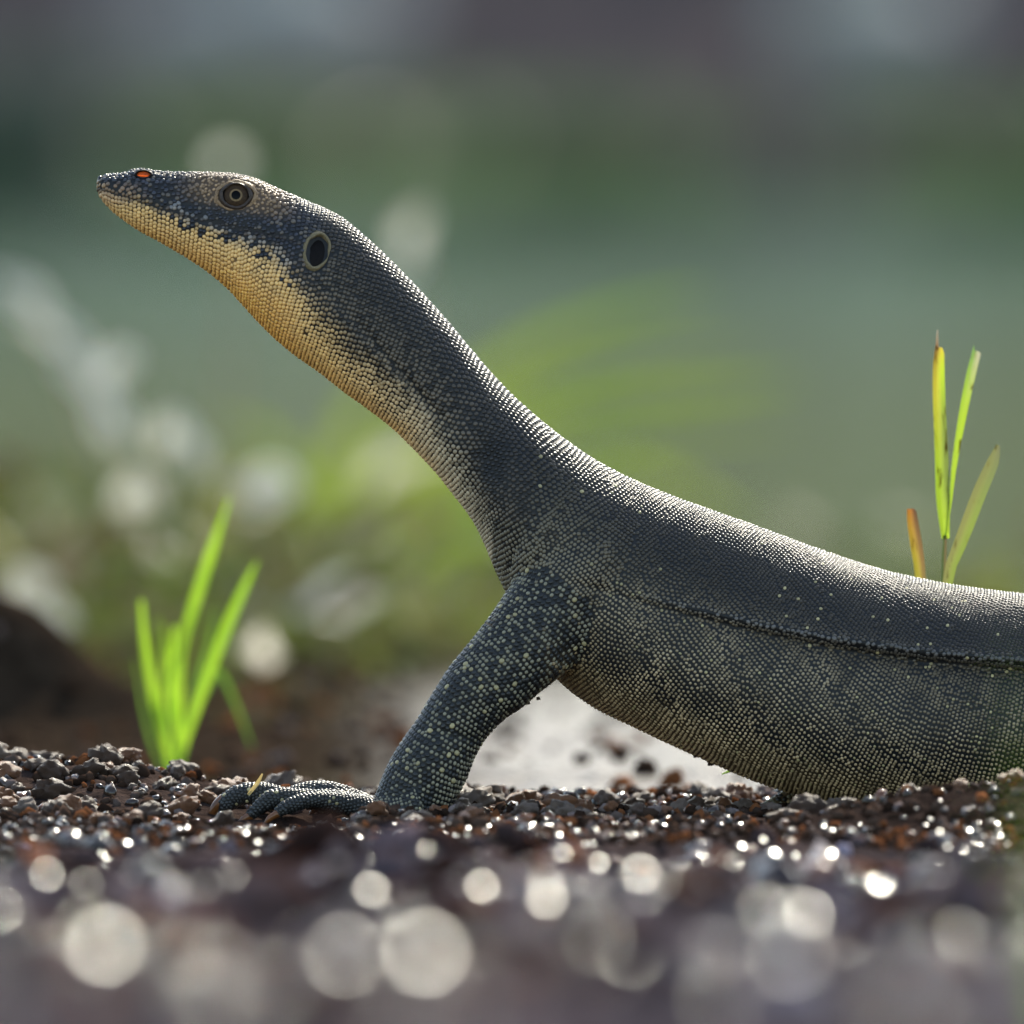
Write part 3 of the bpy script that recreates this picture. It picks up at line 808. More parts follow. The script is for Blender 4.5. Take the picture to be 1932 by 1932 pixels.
def plane_at(u, v, ru, rv, side):
    pts = [side_hit(u + a * ru, v + b * rv, side)[0] for a, b in ((-1, 0), (1, 0), (0, -1), (0, 1), (-.7, -.7), (.7, .7), (-.7, .7), (.7, -.7))]
    c = sum(pts, Vector()) / len(pts)
    n = (pts[1] - pts[0]).cross(pts[3] - pts[2]).normalized()
    if n.y * side < 0: n = -n
    return c, n

def lathe(name, prof, m, parent, M4, sx=1, sz=1, seg=48, wob=0):
    """prof: (radius, height) in photo units about local z"""
    V, F = [], []
    for r, h in prof:
        for k in range(seg):
            a = 2 * math.pi * k / seg
            w1 = wob * float(vnoise(np.array([math.cos(a) * 3 + 7]), np.array([math.sin(a) * 3 + r * .35]), 3)[0]); w2 = wob * float(vnoise(np.array([k * .9]), np.array([r * .8]), 5)[0])
            V.append(M4 @ Vector((math.cos(a) * (r + w1) * sx * U, math.sin(a) * (r + w1) * sz * U, (h + w2 * .8) * U)))
    for i in range(len(prof) - 1):
        for k in range(seg):
            a, b = i * seg + k, i * seg + (k + 1) % seg
            F.append((a, b, b + seg, a + seg))
    if prof[-1][0] < 1: F.append(tuple((len(prof) - 1) * seg + k for k in range(seg)))
    return mesh_obj(name, V, F, m, parent)

def frame_at(h, n, roll=0.0):
    z = n; x = Vector((1, 0, 0)); x = (x - z * x.dot(z)).normalized(); y = z.cross(x)
    m = Matrix((x, y, z)).transposed().to_4x4(); m.translation = h
    return m @ Matrix.Rotation(roll, 4, 'Z')

def cap(r0, r1, Rr, n=6):
    """profile of a sphere cap of radius Rr between ring radii r0 > r1"""
    return [(r, math.sqrt(max(Rr * Rr - r * r, 0)) - Rr * .80 + 4) for r in np.linspace(r0, r1, n)]

for side in (-1, 1):
    h, n = plane_at(EYE[0], EYE[1], 30, 28, side)
    n = Vector((n.x * .6, n.y, n.z * .6)).normalized()
    f = frame_at(h - n * (3 * U), n)
    RR = 44
    eye = lathe('eye', cap(29, 22, RR), M['sclera'], lizard, f)
    if side == -1: eye['label'] = 'dark eye with a pale ring round its pupil'
    lathe('iris', cap(22, 12.2, RR), M['iris'], eye, f)
    lathe('iris_ring', cap(12.2, 8.6, RR), M['iris_ring'], eye, f)
    lathe('pupil', [(8.6, math.sqrt(RR * RR - 74) - RR * .80 + 4)] + cap(8.0, .5, RR), M['pupil'], eye, f)
    lathe('eyelid', [(22.5, 9), (24, 11.5), (26, 11.5), (28, 9), (29.2, 6)], M['lid_dark'], eye, f, 1.10, .93, wob=1.4)
    lathe('eyelid', [(27.0, 6), (28.5, 8), (30.5, 7.2), (31.6, 4.5), (33, 4.6), (34.5, 1.5), (36.5, -6)], M['lid'], eye, f, 1.22, .93, wob=2.2)
    # ear
    h, n = plane_at(EAR[0], EAR[1], 26, 38, side)
    roll = .27 if side == -1 else -.17
    f = frame_at(h + n * (1.5 * U), n) @ Matrix.Rotation(-roll if side == -1 else roll, 4, 'Z')
    ear = lathe('ear_drum', [(23, -10), (20, -7), (15, -5), (8, -3.8), (.5, -3.4)], M['drum'], lizard, f, 1, 1.55)
    lathe('ear_rim', [(20.5, -9), (21.2, 0), (22.4, 2.8), (24.2, 3.0), (26, .8), (29, -8)], M['drum_rim'], ear, f @ Matrix.Translation(((-1.5 * U), 2.5 * U, .2 * U)) @ Matrix.Rotation(.09, 4, 'Y') @ Matrix.Rotation(.07, 4, 'X'), 1, 1.45, wob=1.3)
    # nostril
    h, n = side_hit(271, 330, side)
    n = Vector((0, n.y, n.z * .35)).normalized()
    f = frame_at(h + n * (1.0 * U), n)
    nos = lathe('nostril', [(12.8, -2), (9, 1.2), (4, 2.0), (.5, 2.2)], M['nostril'], lizard, f, 1, .55)
    lathe('nostril_rim', [(12.4, -3), (13.2, 2.6), (15, 3.0), (17, .5), (18, -4)], M['drum'], nos, f, 1, .58)

def limb_obj(name, pts, m, parent, nphi=12, nt=16):
    l = Limb(pts, 24, 1.0)
    V, F = ring_mesh(l, nt, nphi)
    return mesh_obj(name, V, F, m, parent)
for c in CLAWS: limb_obj('claw', c, M['claw'], lizard)
for c in ([(1436, 1527, 50, 9), (1420, 1530, 46, 7), (1404, 1538, 44, 2)], [(1464, 1521, 260, 9), (1448, 1528, 260, 6), (1436, 1538, 260, 2)]):
    limb_obj('claw', c, M['claw'], lizard)

# ------------------------------------------------------------------ clods and gravel
def rock_variant(seed, sub, amp):
    bm = bmesh.new(); bmesh.ops.create_icosphere(bm, subdivisions=sub, radius=1)
    rr = random.Random(seed)
    off = [Vector((rr.uniform(-9, 9), rr.uniform(-9, 9), rr.uniform(-9, 9))) for _ in range(2)]
    from mathutils import noise
    sq = Vector((rr.uniform(.8, 1.25), rr.uniform(.75, 1.1), rr.uniform(.6, .9)))
    for v in bm.verts:
        p = v.co.copy()
        f = 1 + amp * noise.noise(p * 1.1 + off[0]) + amp * .6 * noise.noise(p * 2.6 + off[1])
        if sub > 1: f += .55 * amp * noise.noise(p * 5.0 + off[0]) - .5 * amp * abs(noise.noise(p * 3.2 - off[1]))
        # knock corners flat for broken lumps
        v.co = Vector((p.x * sq.x, p.y * sq.y, p.z * sq.z)) * f
    V = np.array([v.co for v in bm.verts]); F = np.array([[q.index for q in f.verts] for f in bm.faces]); bm.free()
    return V, F

def random_rot(n):
    q = rng.standard_normal((n, 4)); q /= np.linalg.norm(q, axis=1)[:, None]
    w, x, y, z = q.T
    return np.stack([1 - 2 * (y * y + z * z), 2 * (x * y - z * w), 2 * (x * z + y * w), 2 * (x * y + z * w), 1 - 2 * (x * x + z * z), 2 * (y * z - x * w),
                     2 * (x * z - y * w), 2 * (y * z + x * w), 1 - 2 * (x * x + y * y)], -1).reshape(n, 3, 3)

grain_v = [rock_variant(i, 1, .5) for i in range(6)]
clod_me = {}
for kind in ('clod_dark', 'clod_rust', 'clod_pale'):
    clod_me[kind] = []
    for i in range(5):
        V, F = rock_variant(100 + i, 3, .50)
        me = np_mesh('soil_clod', V, F); me.polygons.foreach_set('use_smooth', np.ones(len(F), bool)); me.materials.append(M[kind]); clod_me[kind].append(me)

def on_lizard(x, y, r):
    u = x / U + 966; yy = y / U
    if 690 < u < 880 and -250 < yy < 20: return True
    if 370 < u < 700 and -520 < yy < -55: return True
    if u > 1500 and -210 < yy < 230: return True
    if u > 1390 and 0 < yy < 340: return True
    return False

CL_LAB = {'clod_dark': ('wet dark brown soil clod on the gravelly bank', 'dark soil clods on the bank'),
          'clod_rust': ('rusty orange brown soil clod on the gravelly bank', 'rusty soil clods on the bank'),
          'clod_pale': ('pale greyish brown soil clod on the gravelly bank', 'pale soil clods on the bank')}
def clod(kind, x, y, r, sink=.35, label=None, group=True, var=None):
    me = random.choice(clod_me[kind]) if var is None else clod_me[kind][var]
    o = bpy.data.objects.new('soil_clod', me); C.objects.link(o)
    o.location = (x, y, gz1(x, y) + r * (1 - sink) * .8); o.scale = (r,) * 3
    o.rotation_euler = (random.uniform(-.5, .5), random.uniform(-.5, .5), random.uniform(0, 6.28))
    l, g = CL_LAB[kind]
    tag(o, label or l, 'soil clod', g if not label else None)
    return o
taken = []
def free(x, y, r):
    for a, b, c in taken:
        if (a - x) ** 2 + (b - y) ** 2 < (.8 * (r + c)) ** 2: return False
    taken.append((x, y, r)); return True
# singled out lumps
def special(kind, u, v, Y, r, label, var=0):
    p = pt(u, v, Y); free(p.x, Y, r); o = clod(kind, p.x, Y, r, .3, label, var=var); o.location.z = max(p.z, gz1(p.x, Y) + r * .2); return o
special('clod_pale', 903, 1507, .012, .0042, 'tall rounded brown clod standing just behind the forearm', 0)
special('clod_pale', 872, 1520, -.004, .0032, 'low smooth brown clod touching the back of the wrist', 1)
special('clod_rust', 985, 1524, .03, .0050, 'broad bright orange clod between forearm and belly', 2)
special('clod_dark', 1185, 1525, .02, .0034, 'black knobbly clod under the arch of the belly', 0)
n_c = 0; tries = 0
while n_c < 285 and tries < 6000:
    tries += 1
    y = random.triangular(-.16, .16, -.01); x = random.uniform(-.165, .165)
    u = x / U + 966
    dens = 1.0 if u < 720 else .75
    if random.random() > dens: continue
    r = random.choice([.0013, .0016, .002, .0024, .003, .0036, .0042]) * random.uniform(.8, 1.25)
    if on_lizard(x, y, r) or not free(x, y, r): continue
    kind = random.choices(['clod_dark', 'clod_rust', 'clod_pale'], [.45, .33, .22])[0]
    clod(kind, x, y, r); n_c += 1

def gravel(name, n, xr, yr, rr, label, keep, tint=(1, 1, 1), wet=.22):
    x = rng.uniform(*xr, n * 3); y = rng.uniform(*yr, n * 3)
    k = keep(x, y); x, y = x[k][:n], y[k][:n]; n = len(x)
    r = rng.uniform(rr[0], rr[1], n) * rng.uniform(.6, 1.3, n)
    z = gz(x, y) + r * np.where(r > .005, -.15, .25)
    Rm = random_rot(n)
    pal = np.array([(.024, .014, .010), (.042, .025, .018), (.060, .038, .029), (.15, .055, .024), (.10, .072, .062), (.16, .12, .11)])
    ci = rng.choice(6, n, p=[.25, .25, .2, .16, .08, .06])
    Vs, Fs, Cs = [], [], []; off = 0
    for g in range(6):
        m = np.arange(n) % 6 == g
        V0_, F0_ = grain_v[g]
        W = np.einsum('nij,vj->nvi', Rm[m], V0_) * r[m][:, None, None] + np.stack([x[m], y[m], z[m]], -1)[:, None, :]
        Vs.append(W.reshape(-1, 3)); k2 = m.sum()
        Fs.append((F0_[None] + (np.arange(k2) * len(V0_))[:, None, None]).reshape(-1, 3) + off); off += k2 * len(V0_)
        gc = np.concatenate([pal[ci[m]] * np.array(tint) * rng.uniform(.7, 1.3, (k2, 1)), np.where(rng.random((k2, 1)) < wet, 1.0, .0)], 1)
        Cs.append(np.repeat(gc, len(V0_), 0))
    me = np_mesh(name, np.concatenate(Vs), np.concatenate(Fs))
    o = finish(name, me, M['gravel'], None, True, None, np.concatenate(Cs))
    tag(o, label, 'gravel', kind='stuff')
def clear_of_liz(x, y):
    u = x / U + 966; yy = y / U
    return ~(((u > 380) & (u < 690) & (yy > -420) & (yy < -70)) | ((u > 700) & (u < 860) & (np.abs(yy + 152) < 50)) | ((u > 1560) & (yy > -150) & (yy < 170)))
gravel('gravel', 8000, (-.2, .2), (-.3, .2), (.0009, .0022), 'fine wet grains of soil round the lizard', clear_of_liz)
gravel('gravel', 4000, (-.35, .35), (-2.2, -.3), (.0016, .0045), 'wet gravel of the bank in front of the lizard', lambda x, y: x == x, (1.4, 1.6, 2.2), .30)  # bluish tint carries the sky's reflection on the wet grains
gravel('gravel', 2500, (-.45, .45), (.2, 2.4), (.0015, .004), 'scattered wet grains on the mud behind the lizard', lambda x, y: (x / (U * (CAM_D + y) / CAM_D) + 966 < 820) | (y > 1.6) | (rng.random(len(x)) < .3), (1, 1, 1), 0)

gravel('gravel', 700, (-.32, .32), (-2.1, -.42), (.005, .011), 'coarse dark lumps of wet soil in front of the lizard', lambda x, y: x == x, (.6, .6, .75), .06)

# wet pebbles that catch the sun: flattish lumps tipped towards the light
def flake_mesh(i):
    rr = random.Random(500 + i); V, F = [], []
    n = 10
    rad = [rr.uniform(.75, 1.15) for _ in range(n)]
    for h, s in ((-.5, .8), (-.05, 1.0), (.12, .86), (.17, .5)):
        for k in range(n):
            a = 2 * math.pi * k / n; V.append((math.cos(a) * rad[k] * s, math.sin(a) * rad[k] * s * .85, h))
    for l in range(3):
        for k in range(n):
            a, b = l * n + k, l * n + (k + 1) % n; F.append((a, b, b + n, a + n))
    V.append((0, 0, .18)); c = len(V) - 1
    for k in range(n): F.append((3 * n + k, 3 * n + (k + 1) % n, c))
    F.append(tuple(range(n - 1, -1, -1)))
    me = bpy.data.meshes.new('wet_pebble'); me.from_pydata(V, [], F); me.polygons.foreach_set('use_smooth', np.ones(len(F), bool)); me.materials.append(M['wet_flake'])
    return me
flakes = [flake_mesh(i) for i in range(4)]
def ground_y(u, v):
    """depth where the ray of photo point meets the soil"""
    ys = np.linspace(-2.6, 3, 1200)
    k = (CAM_D + ys) / CAM_D
    x = (u - 966) * U * k; z = CAM_H + ((V0 - v) * U - CAM_H) * k
    below = np.where(z < gz(x, ys) + .001)[0]
    return ys[below[0]] if len(below) else 0
def wet_pebble(u, v, r, jit=.08):
    Y = ground_y(u, v); p = pt(u, v, Y)
    vdir = (Vector(cam.location) - p).normalized(); hv = (vdir + S_DIR).normalized()
    hv = (hv + Vector((random.gauss(0, jit), random.gauss(0, jit), 0))).normalized()
    o = bpy.data.objects.new('wet_pebble', random.choice(flakes)); C.objects.link(o)
    o.location = (p.x, Y, gz1(p.x, Y) + r * .85); o.scale = (r,) * 3
    o.rotation_euler = (hv.to_track_quat('Z', 'Y') @ Matrix.Rotation(random.uniform(0, 6.28), 3, 'Z').to_quaternion()).to_euler()
    tag(o, 'flat wet pebble glinting in the sun on the soil', 'pebble', 'glinting wet pebbles in front of the lizard')
GL = [(800, 1830, .0036, .02), (192, 1815, .0030, .03), (345, 1642, .0022, .01), (1660, 1685, .0030, .0), (1205, 1665, .0026, .03), (1462, 1628, .0024, .02), (910, 1690, .0022, .05), (1190, 1812, .0024, .05),
      (650, 1830, .0022, .06), (350, 1825, .002, .08), (440, 1605, .0016, .04), (120, 1590, .0015, .05), (240, 1600, .0014, .05), (1525, 1735, .002, .05), (1310, 1820, .002, .08), (800, 1650, .002, .06),
      (480, 1685, .002, .06), (700, 1690, .002, .06), (1060, 1615, .0014, .05), (995, 1565, .0010, .04), (1130, 1635, .0016, .06), (1700, 1600, .0016, .04), (1830, 1570, .0013, .04), (1890, 1580, .0013, .03),
      (640, 1590, .0013, .05), (560, 1620, .0016, .05), (380, 1590, .0012, .04), (310, 1560, .001, .04), (90, 1660, .0018, .08), (1400, 1600, .0014, .05), (1555, 1560, .001, .04), (1030, 1710, .0022, .07), (1600, 1790, .002, .07)]
for g in GL: wet_pebble(*g)
for i in range(200):
    v_ = 1553 + 370 * random.random() ** 1.9; wet_pebble(random.uniform(-40, 1970), v_, random.uniform(.0005, .0011) + (v_ - 1556) * .0000008, .09)

# ------------------------------------------------------------------ plants
def blade_mesh(path, widths, fold=.25, colors=None, normal=Vector((0, -1, 0)), nseg=14, ragged=0):
    """a folded grass blade along path (world points); returns V, F, C"""
    P = catmull(np.array([tuple(p) for p in path]), nseg); W = np.interp(np.linspace(0, 1, nseg), np.linspace(0, 1, len(widths)), widths)
    T = np.gradient(P, axis=0); T /= np.linalg.norm(T, axis=1)[:, None]
    V, F, Cc = [], [], []
    th = .12
    for i in range(nseg):
        t = Vector(T[i]); nrm = (normal - t * normal.dot(t)).normalized(); b = t.cross(nrm)
        w = W[i] / 2; c = Vector(P[i])
        e0 = e1 = 0
        if ragged and i == nseg - 1: e0, e1 = random.uniform(0, ragged), -random.uniform(0, ragged)
        V += [c - b * w - nrm * (-fold * w) + t * e0, c - b * w * .5, c - nrm * (fold * w), c + b * w * .5, c + b * w + nrm * (fold * w) + t * e1]
        if colors is not None:
            cl = [np.interp(i / (nseg - 1), np.linspace(0, 1, len(colors[0])), [q[k] for q in colors[0]]) for k in range(3)]
            cr = [np.interp(i / (nseg - 1), np.linspace(0, 1, len(colors[1])), [q[k] for q in colors[1]]) for k in range(3)]
            Cc += [cl, cl, lerp3(np.array(cl), np.array(cr), np.array(.5)), cr, cr]
    for i in range(nseg - 1):
        for k in range(4):
            a = i * 5 + k; F.append((a, a + 1, a + 6, a + 5))
    return V, F, (np.array(Cc) if colors is not None else None)

def root_point(u, Y): 
    x = (u - 966) * U * (CAM_D + Y) / CAM_D
    return Vector((x, Y, gz1(x, Y) - .002))

def blade(parent, pts, widths, m, fold=.25, Y=None, colors=None, nseg=14, ragged=0, name='blade'):
    path = [p if isinstance(p, Vector) else pt(*p) for p in pts]
    V, F, Cc = blade_mesh(path, [w * U * (CAM_D + path[0].y) / CAM_D for w in widths], fold, colors, nseg=nseg, ragged=ragged)
    off = parent.location
    V = [v - off for v in V]
    return mesh_obj(name, V, F, m, parent, True, None, Cc)

# cropped grass behind the lizard's back
Yg = .075
rp = root_point(1778, Yg)
gs = tag(empty('grass_plant', rp), 'cropped grass with four torn yellow green blades rising behind the back', 'grass plant')
lime, olive, brown, yel = (.36, .50, .04), (.17, .22, .05), (.20, .09, .03), (.55, .45, .05)
blade(gs, [rp, (1778, 1250, Yg), (1780, 1095, Yg), (1783, 1010, Yg)], [8, 9, 9, 7], M['cut_blade'], .6, colors=([(.07, .12, .04)] * 2, [(.10, .14, .05), (.16, .10, .05)]), name='stem')
b = blade(gs, [(1784, 1016, Yg), (1779, 940, Yg), (1776, 850, Yg), (1772, 760, Yg), (1771, 690, Yg), (1773, 655, Yg)], [15, 27, 25, 24, 22, 17], M['cut_blade'], .45, colors=([lime, lime, yel, brown], [lime, olive, olive, lime, yel]), ragged=.0018)
blade(gs, [(1768, 660, Yg), (1768, 640, Yg), (1769, 622, Yg)], [5, 4, 1.5], M['cut_blade'], .2, colors=([brown, (.3, .26, .2)], [brown, (.3, .26, .2)]), nseg=6, name='torn_tip')
blade(gs, [(1783, 1016, Yg), (1793, 950, Yg + .002), (1800, 880, Yg + .004), (1815, 790, Yg + .006), (1830, 715, Yg + .008), (1843, 662, Yg + .01)], [3, 5, 10, 15, 18, 17], M['cut_blade'], .3, colors=([(.1, .3, .08), lime, lime, (.2, .35, .08)], [lime, lime, lime, (.5, .45, .3)]), ragged=.0015)
blade(gs, [rp + Vector((.002, 0, 0)), (1782, 1250, Yg - .004), (1787, 1098, Yg - .008), (1818, 1010, Yg - .01), (1848, 930, Yg - .012), (1872, 875, Yg - .013), (1884, 840, Yg - .014)], [10, 14, 19, 26, 27, 24, 9], M['cut_blade'], .25, colors=([(.20, .20, .07)] * 2 + [(.16, .17, .07)], [(.17, .20, .06), (.20, .26, .05), (.14, .14, .08)]), ragged=.001)
blade(gs, [rp - Vector((.003, 0, 0)), (1748, 1250, Yg), (1737, 1090, Yg), (1729, 1030, Yg), (1722, 985, Yg), (1720, 960, Yg)], [12, 16, 20, 23, 21, 17], M['cut_blade'], .45, colors=([(.2, .3, .05), (.45, .35, .04), (.45, .16, .03)], [olive, (.20, .12, .05), (.10, .05, .03)]), ragged=.0016)

# bright tuft by the mound
Yt = .52
rt = root_point(330, Yt)
tf = tag(empty('grass_tuft', rt), 'small tuft of bright lime green young grass behind the soil mound', 'grass plant')
Z7 = lambda x, y: (x * .537, y * .537 + 472)
def tuft(pts, ws, m, dY=0, fold=.25): blade(tf, [rt + Vector((random.uniform(-.002, .002), dY, 0))] + [(*Z7(*p), Yt + dY) for p in pts], [w_ * .62 for w_ in ws], M[m], fold)
tuft([(628, 1700), (605, 1560), (605, 1440), (614, 1320)], [24, 32, 34, 32, 14], 'blade_lime')
tuft([(585, 1760), (545, 1600), (512, 1400), (496, 1230)], [14, 22, 28, 26, 12], 'blade_lime', .01)
tuft([(640, 1760), (715, 1540), (790, 1340), (860, 1180), (905, 1090)], [12, 18, 28, 32, 24, 5], 'blade_lime', .02)
tuft([(636, 1650), (640, 1400), (690, 1220), (745, 1050), (806, 870)], [10, 14, 22, 32, 30, 5], 'blade_lime', .05)
tuft([(650, 1700), (735, 1530), (770, 1480), (830, 1600), (885, 1745)], [8, 12, 18, 16, 6], 'blade_green', .10)
tuft([(560, 1800), (510, 1650), (472, 1440)], [10, 14, 13, 4], 'blade_green', .06)
tuft([(620, 1780), (668, 1600), (700, 1400)], [8, 12, 11, 3], 'blade_green', .03)

tuft([(600, 1780), (570, 1600), (575, 1420), (560, 1290)], [8, 13, 14, 12, 3], 'blade_lime', .04)
tuft([(650, 1750), (680, 1560), (730, 1400), (760, 1250)], [8, 14, 18, 15, 3], 'blade_green', .07)
tuft([(600, 1800), (590, 1650), (620, 1480), (660, 1300)], [8, 12, 14, 10, 2], 'blade_green', .02)

# dry weed with pale leaves, well behind
Yw = 2.7
def leaf_shape(L, W, curl=.25, n=7):
    V, F = [], []
    for i in range(n):
        t = i / (n - 1); w = W * math.sin(math.pi * min(1, t * .92 + .06)) ** .7
        z = curl * L * math.sin(t * 2.2)
        for s, dz in ((-1, .12 * w), (0, 0), (1, .12 * w)): V.append(Vector((t * L - L / 2, s * w / 2, z + dz)))
    for i in range(n - 1):
        for k in range(2):
            a = i * 3 + k; F.append((a, a + 1, a + 4, a + 3))
    return V, F
def weed(name, label, root_u, Y, leaves, stems, cat='weed'):
    rw = root_point(root_u, Y)
    w = tag(empty(name, rw), label, cat)
    for st in stems: blade(w, [rw] + [(*p, Y) for p in st], [12, 10, 8, 5], M['dry_stem'], .6, name='stem')
    for (u, v, L, W, a) in leaves:
        k = (CAM_D + Y) / CAM_D
        V, F = leaf_shape(L * 1.25 * U * k, W * 1.25 * U * k, random.uniform(.1, .3))
        Mx = Matrix.Rotation(R(-a), 4, 'Y') @ Matrix.Rotation(R(random.uniform(35, 75)), 4, 'X')
        c = pt(u, v, Y + random.uniform(-.04, .04)) - rw
        mesh_obj('leaf', [Mx @ v_ + c for v_ in V], F, M['dry_leaf_shine'], w)
    return w
weed('dry_weed', 'withered weed with pale leaves beside the dark hummock', 290, 2.5,
     [(225, 695, 60, 55, 20), (200, 795, 85, 55, -60), (340, 850, 120, 45, -70), (262, 945, 75, 70, 10), (510, 925, 85, 75, 0), (330, 1040, 85, 75, 40), (320, 820, 60, 40, 60), (180, 760, 60, 40, -50)],
     [[(280, 1000), (250, 850), (215, 700)], [(300, 1050), (330, 950), (345, 840)], [(330, 1100), (430, 1000), (510, 925)]])
weed('dry_weed', 'bleached stalk leaning over the withered weed with a long pale leaf', 130, 2.9,
     [(30, 575, 110, 50, -48), (95, 655, 120, 55, -48), (150, 720, 90, 55, -48), (205, 800, 70, 40, -60)], [[(180, 900), (120, 700), (20, 560)]])
weed('dry_weed', 'low dry weed with two broad pale leaves at the foot of the hummock', 60, 2.2, [(55, 1120, 80, 72, 15), (100, 1165, 60, 40, -20)], [[(58, 1200), (56, 1150), (55, 1120)]])
weed('dry_weed', 'low dry weed with curled pale leaves under the raised neck', 620, 2.2, [(640, 1125, 90, 45, 10), (600, 1165, 90, 50, -15), (690, 1140, 60, 30, 20)], [[(620, 1250), (625, 1190), (640, 1125)]])
weed('dry_weed', 'tall dry weed whose pale top shows behind the nape', 800, 3.2, [(792, 450, 80, 46, 60), (770, 500, 46, 34, 40)], [[(790, 900), (800, 700), (790, 455)]])
weed('dry_weed', 'thin dry weed whose single pale head shows above the brow', 430, 3.6, [(430, 312, 46, 40, 20)], [[(425, 900), (440, 600), (430, 310)]])

# reed clump with arching leaves behind the neck
Yr = 3.7
rr_ = root_point(640, Yr)
reed = tag(empty('reed_clump', rr_), 'clump of long arching green leaves behind the neck', 'reed')
for pts_, ws in [
    ([(640, 1000, Yr), (760, 830, Yr), (980, 670, Yr), (1180, 590, Yr), (1330, 560, Yr)], [30, 50, 70, 60, 40, 10]),
    ([(650, 1000, Yr), (820, 860, Yr), (1080, 770, Yr), (1320, 740, Yr), (1500, 720, Yr)], [30, 45, 60, 55, 40, 10]),
    ([(660, 1030, Yr), (780, 960, Yr), (900, 940, Yr), (1100, 900, Yr)], [30, 50, 60, 50, 10]),
    ([(640, 1000, Yr + .1), (640, 860, Yr + .1), (690, 760, Yr + .1), (800, 680, Yr + .1)], [30, 60, 70, 50, 10]),
    ([(640, 1010, Yr - .1), (730, 930, Yr - .1), (860, 870, Yr - .1), (960, 860, Yr - .1)], [30, 60, 70, 60, 10]),
    ([(700, 1060, Yr), (900, 1010, Yr), (1150, 890, Yr), (1300, 930, Yr), (1400, 990, Yr)], [30, 50, 56, 50, 40, 10]),
    ([(620, 1000, Yr + .2), (560, 900, Yr + .2), (500, 830, Yr + .2), (400, 800, Yr + .2)], [30, 50, 55, 40, 10]),
    ([(650, 1000, Yr + .2), (900, 800, Yr + .2), (1150, 690, Yr + .2), (1420, 650, Yr + .2)], [20, 34, 40, 30, 6]),
    ([(650, 1000, Yr + .1), (860, 900, Yr + .1), (1200, 830, Yr + .1), (1480, 800, Yr + .1)], [20, 34, 40, 30, 6]),
    ([(700, 1060, Yr - .2), (850, 1060, Yr - .2), (880, 1180, Yr - .2), (890, 1260, Yr - .2)], [30, 60, 70, 60, 20])]:
    blade(reed, [rr_] + pts_, [w_ * .75 for w_ in ws], M['reed_leaf'], .2, nseg=18, name='leaf')
blade(reed, [rr_] + [(720, 900, Yr - .05), (780, 880, Yr - .05), (880, 850, Yr - .05)], [20, 50, 60, 10], M['dry_leaf_shine'], .2, name='leaf')

# low green and withered ground cover between the mud and the water
def ground_cover(n):
    x = rng.uniform(-.75, .75, n); y = 1.7 + 2.5 * rng.random(n) ** .8
    left = (x / (U * (CAM_D + y) / CAM_D) + 966) < 520
    uu_ = x / (U * (CAM_D + y) / CAM_D) + 966
    ok = (vnoise(x * 6, y * 2.5, 51) > -.15) & ((y > 1.7) | left) & (rng.random(n) < np.interp(uu_, [700, 1000, 1200], [1, .6, .08])); x, y = x[ok], y[ok]; n = len(x)
    z = gz(x, y); L = rng.uniform(.008, .022, n); hgt = rng.random(n) ** 1.6 * np.where(left[ok], .06, .045)
    Rm = random_rot(n)
    q = np.array([(-1, 0, 0), (-.2, -.28, .12), (1, 0, -.1), (-.2, .28, .12)])
    V = np.einsum('nij,vj->nvi', Rm, q) * L[:, None, None] + np.stack([x, y, z + hgt], -1)[:, None, :]
    pal = np.array([(.07, .10, .02), (.12, .145, .03), (.19, .19, .06), (.13, .10, .05), (.06, .045, .022)])
    c = pal[rng.choice(5, n, p=[.3, .25, .15, .15, .15])] * rng.uniform(.7, 1.2, (n, 1))
    o = finish('ground_cover', np_mesh('ground_cover', V.reshape(-1, 3), np.arange(n * 4).reshape(-1, 4)), M['cover'], None, False, None, np.repeat(c, 4, 0))
    tag(o, 'low green and withered ground cover at the edge of the water', 'ground cover', kind='stuff')
ground_cover(4200)

# blurred blades close to the camera on either edge
def near_blades(label, u, Y, tips, m):
    r0 = root_point(u, Y); w = tag(empty('grass_tuft', r0), label, 'grass plant')
    for (uu, vv, wd) in tips:
        blade(w, [r0, ((u + uu) / 2, (1900 + vv) / 2, Y), (uu, vv, Y + .02)], [wd, wd, wd * .2], M[m], .25)
near_blades('short green grass blades on the bare soil in front of the belly', 1790, -1.05, [(1730, 1640, 26), (1790, 1690, 22), (1850, 1620, 22)], 'blade_lime')
near_blades('tall drooping grass blades in front of the hips', 2060, -2.6, [(1930, 1260, 6), (1965, 1180, 7), (1905, 1480, 6)], 'blade_lime')
near_blades('short green blades growing in front of the soil mound', -20, -.7, [(10, 1600, 12), (45, 1640, 12), (-30, 1560, 12)], 'blade_green')

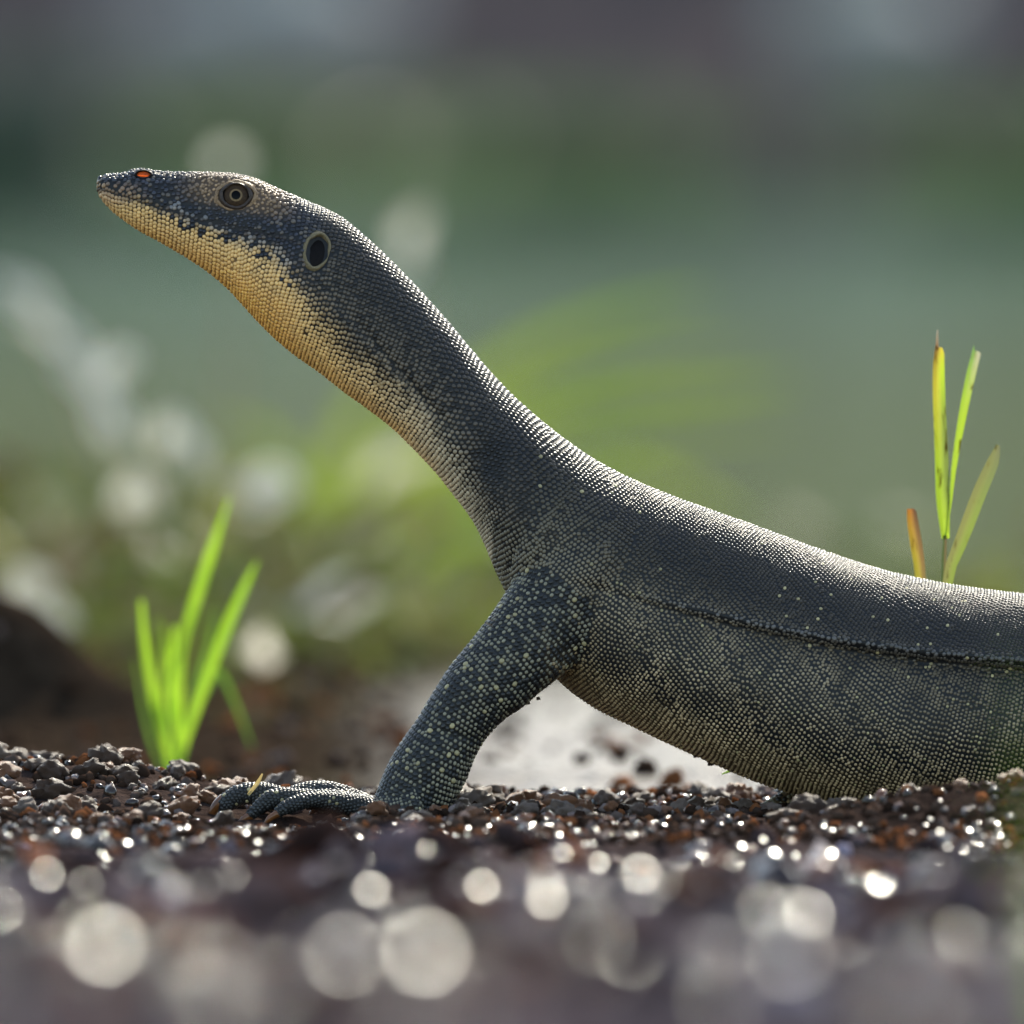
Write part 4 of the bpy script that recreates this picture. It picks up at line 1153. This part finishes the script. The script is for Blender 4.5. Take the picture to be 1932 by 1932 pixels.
# small finds
def stick(name, label, cat, a, b, w, m):
    o = tag(empty(name, Vector(a)), label, cat)
    blade(o, [Vector(a), (Vector(a) + Vector(b)) / 2 + Vector((.0006, 0, .0004)), Vector(b)], w, m, .5, name='stalk', nseg=8); return o
stick('straw', 'short pale straw leaning on the clawed finger', 'straw', pt(468, 1500, -.0245), pt(495, 1460, -.0235), [6, 8, 3], M['straw'])
stick('twig', 'short dark twig lying on the mound before the claws', 'twig', pt(330, 1530, -.012), pt(366, 1492, -.004), [9, 9, 7], M['bark'])
stick('leaf_blade', 'tiny bright green blade poking out under the belly', 'leaf', pt(1362, 1461, .03), pt(1405, 1446, .04), [2, 8, 6], M['blade_lime'])
for (u, v, r, dy, lab) in [(1016, 1318, 4, -.02, 'crumb of mud stuck behind the elbow'), (996, 1326, 5, -.02, 'larger crumb of mud stuck below the elbow'),
                           (1342, 1440, 7, .002, 'crumb of mud hanging from the belly'), (1312, 1427, 4, .002, 'tiny crumb of mud stuck to the belly edge')]:
    o = bpy.data.objects.new('mud_crumb', clod_me['clod_dark'][3]); C.objects.link(o); o.location = pt(u, v, dy); o.scale = (r * U,) * 3; tag(o, lab, 'mud crumb')

# ------------------------------------------------------------------ far shore: shrubs and trees
def foliage(n, c, rad, leaf):
    q = rng.standard_normal((n, 3)); q /= np.linalg.norm(q, axis=1)[:, None]
    rr2 = rng.uniform(.35, 1, n) ** .5
    lump = 1 + .35 * vnoise(q[:, 0] * 3 + c[0], q[:, 2] * 3 + c[1], 7)
    P = q * (rr2 * lump)[:, None] * np.array(rad) + np.array(c)
    Rm = random_rot(n)
    sq = np.array([(-1, 0, 0), (0, -.5, .1), (1, 0, 0), (0, .5, .1)]) * leaf
    V = np.einsum('nij,vj->nvi', Rm, sq) * rng.uniform(.6, 1.4, (n, 1, 1)) + P[:, None, :]
    return V.reshape(-1, 3), (np.arange(n)[:, None] * 4 + np.arange(4)[None])
def shrub(x, y, h, w, m, label, tree=False, group=None):
    z = max(gz1(x, y), -.1)
    t = tag(empty('tree' if tree else 'shrub', (x, y, z)), label, 'tree' if tree else 'shrub', group)
    hh = h * (.62 if tree else .5)
    V, F = foliage(1500, (0, 0, hh + (h * .15 if tree else 0)), (w, w * .8, h * .42), .14)
    finish('crown', np_mesh('crown', V, F), M[m], t, False)
    seg = [(0, 0, 0, .16), (.1 * w, 0, h * .3, .12), (.0, .1, h * .6, .07), (.1, 0, h * .85, .03)]
    Vv, Ff = [], []
    for i, (a, b_, c_, r_) in enumerate(seg):
        for k in range(8): Vv.append((a + math.cos(k * .785) * r_, b_ + math.sin(k * .785) * r_, c_))
    for i in range(3):
        for k in range(8): a, b2 = i * 8 + k, i * 8 + (k + 1) % 8; Ff.append((a, b2, b2 + 8, a + 8))
    mesh_obj('trunk', Vv, Ff, M['bark'], t)
for i in range(9):
    shrub(-9 + i * 2.2 + random.uniform(-.6, .6), 83 + random.uniform(-1, .5), random.uniform(.35, .7), random.uniform(.9, 1.5), 'bank_leaf' if i % 3 else 'bank_leaf_dark',
          'low green shrub at the water line of the far shore' if i % 3 else 'low dark shrub at the water line of the far shore', group='green shrubs on the far shore' if i % 3 else 'dark shrubs on the far shore')
for i in range(6):
    shrub(-14 + i * 5.5 + random.uniform(-1, 1), 94 + random.uniform(-2, 3), random.uniform(5, 8), random.uniform(2.4, 3.4), 'bank_leaf_dark', 'tall dark tree on the far shore', True, 'trees on the far shore')

# pale boulders added on the far shore to give soft light discs
for (u, v, r, lab) in [(560, 10, .34, 'added pale boulder making a light disc above the raised head'), (330, 30, .26, 'smaller added pale boulder making a light disc above the snout'), (1640, 15, .34, 'added pale boulder making a light disc above the cropped grass')]:
    p = pt(u, v, 84.5)
    V, F = rock_variant(int(u), 3, .35)
    o = finish('boulder', np_mesh('boulder', V * r, F), M['boulder'], None, True, (p.x, 84.5 + r * .3, p.z)); tag(o, lab, 'boulder')
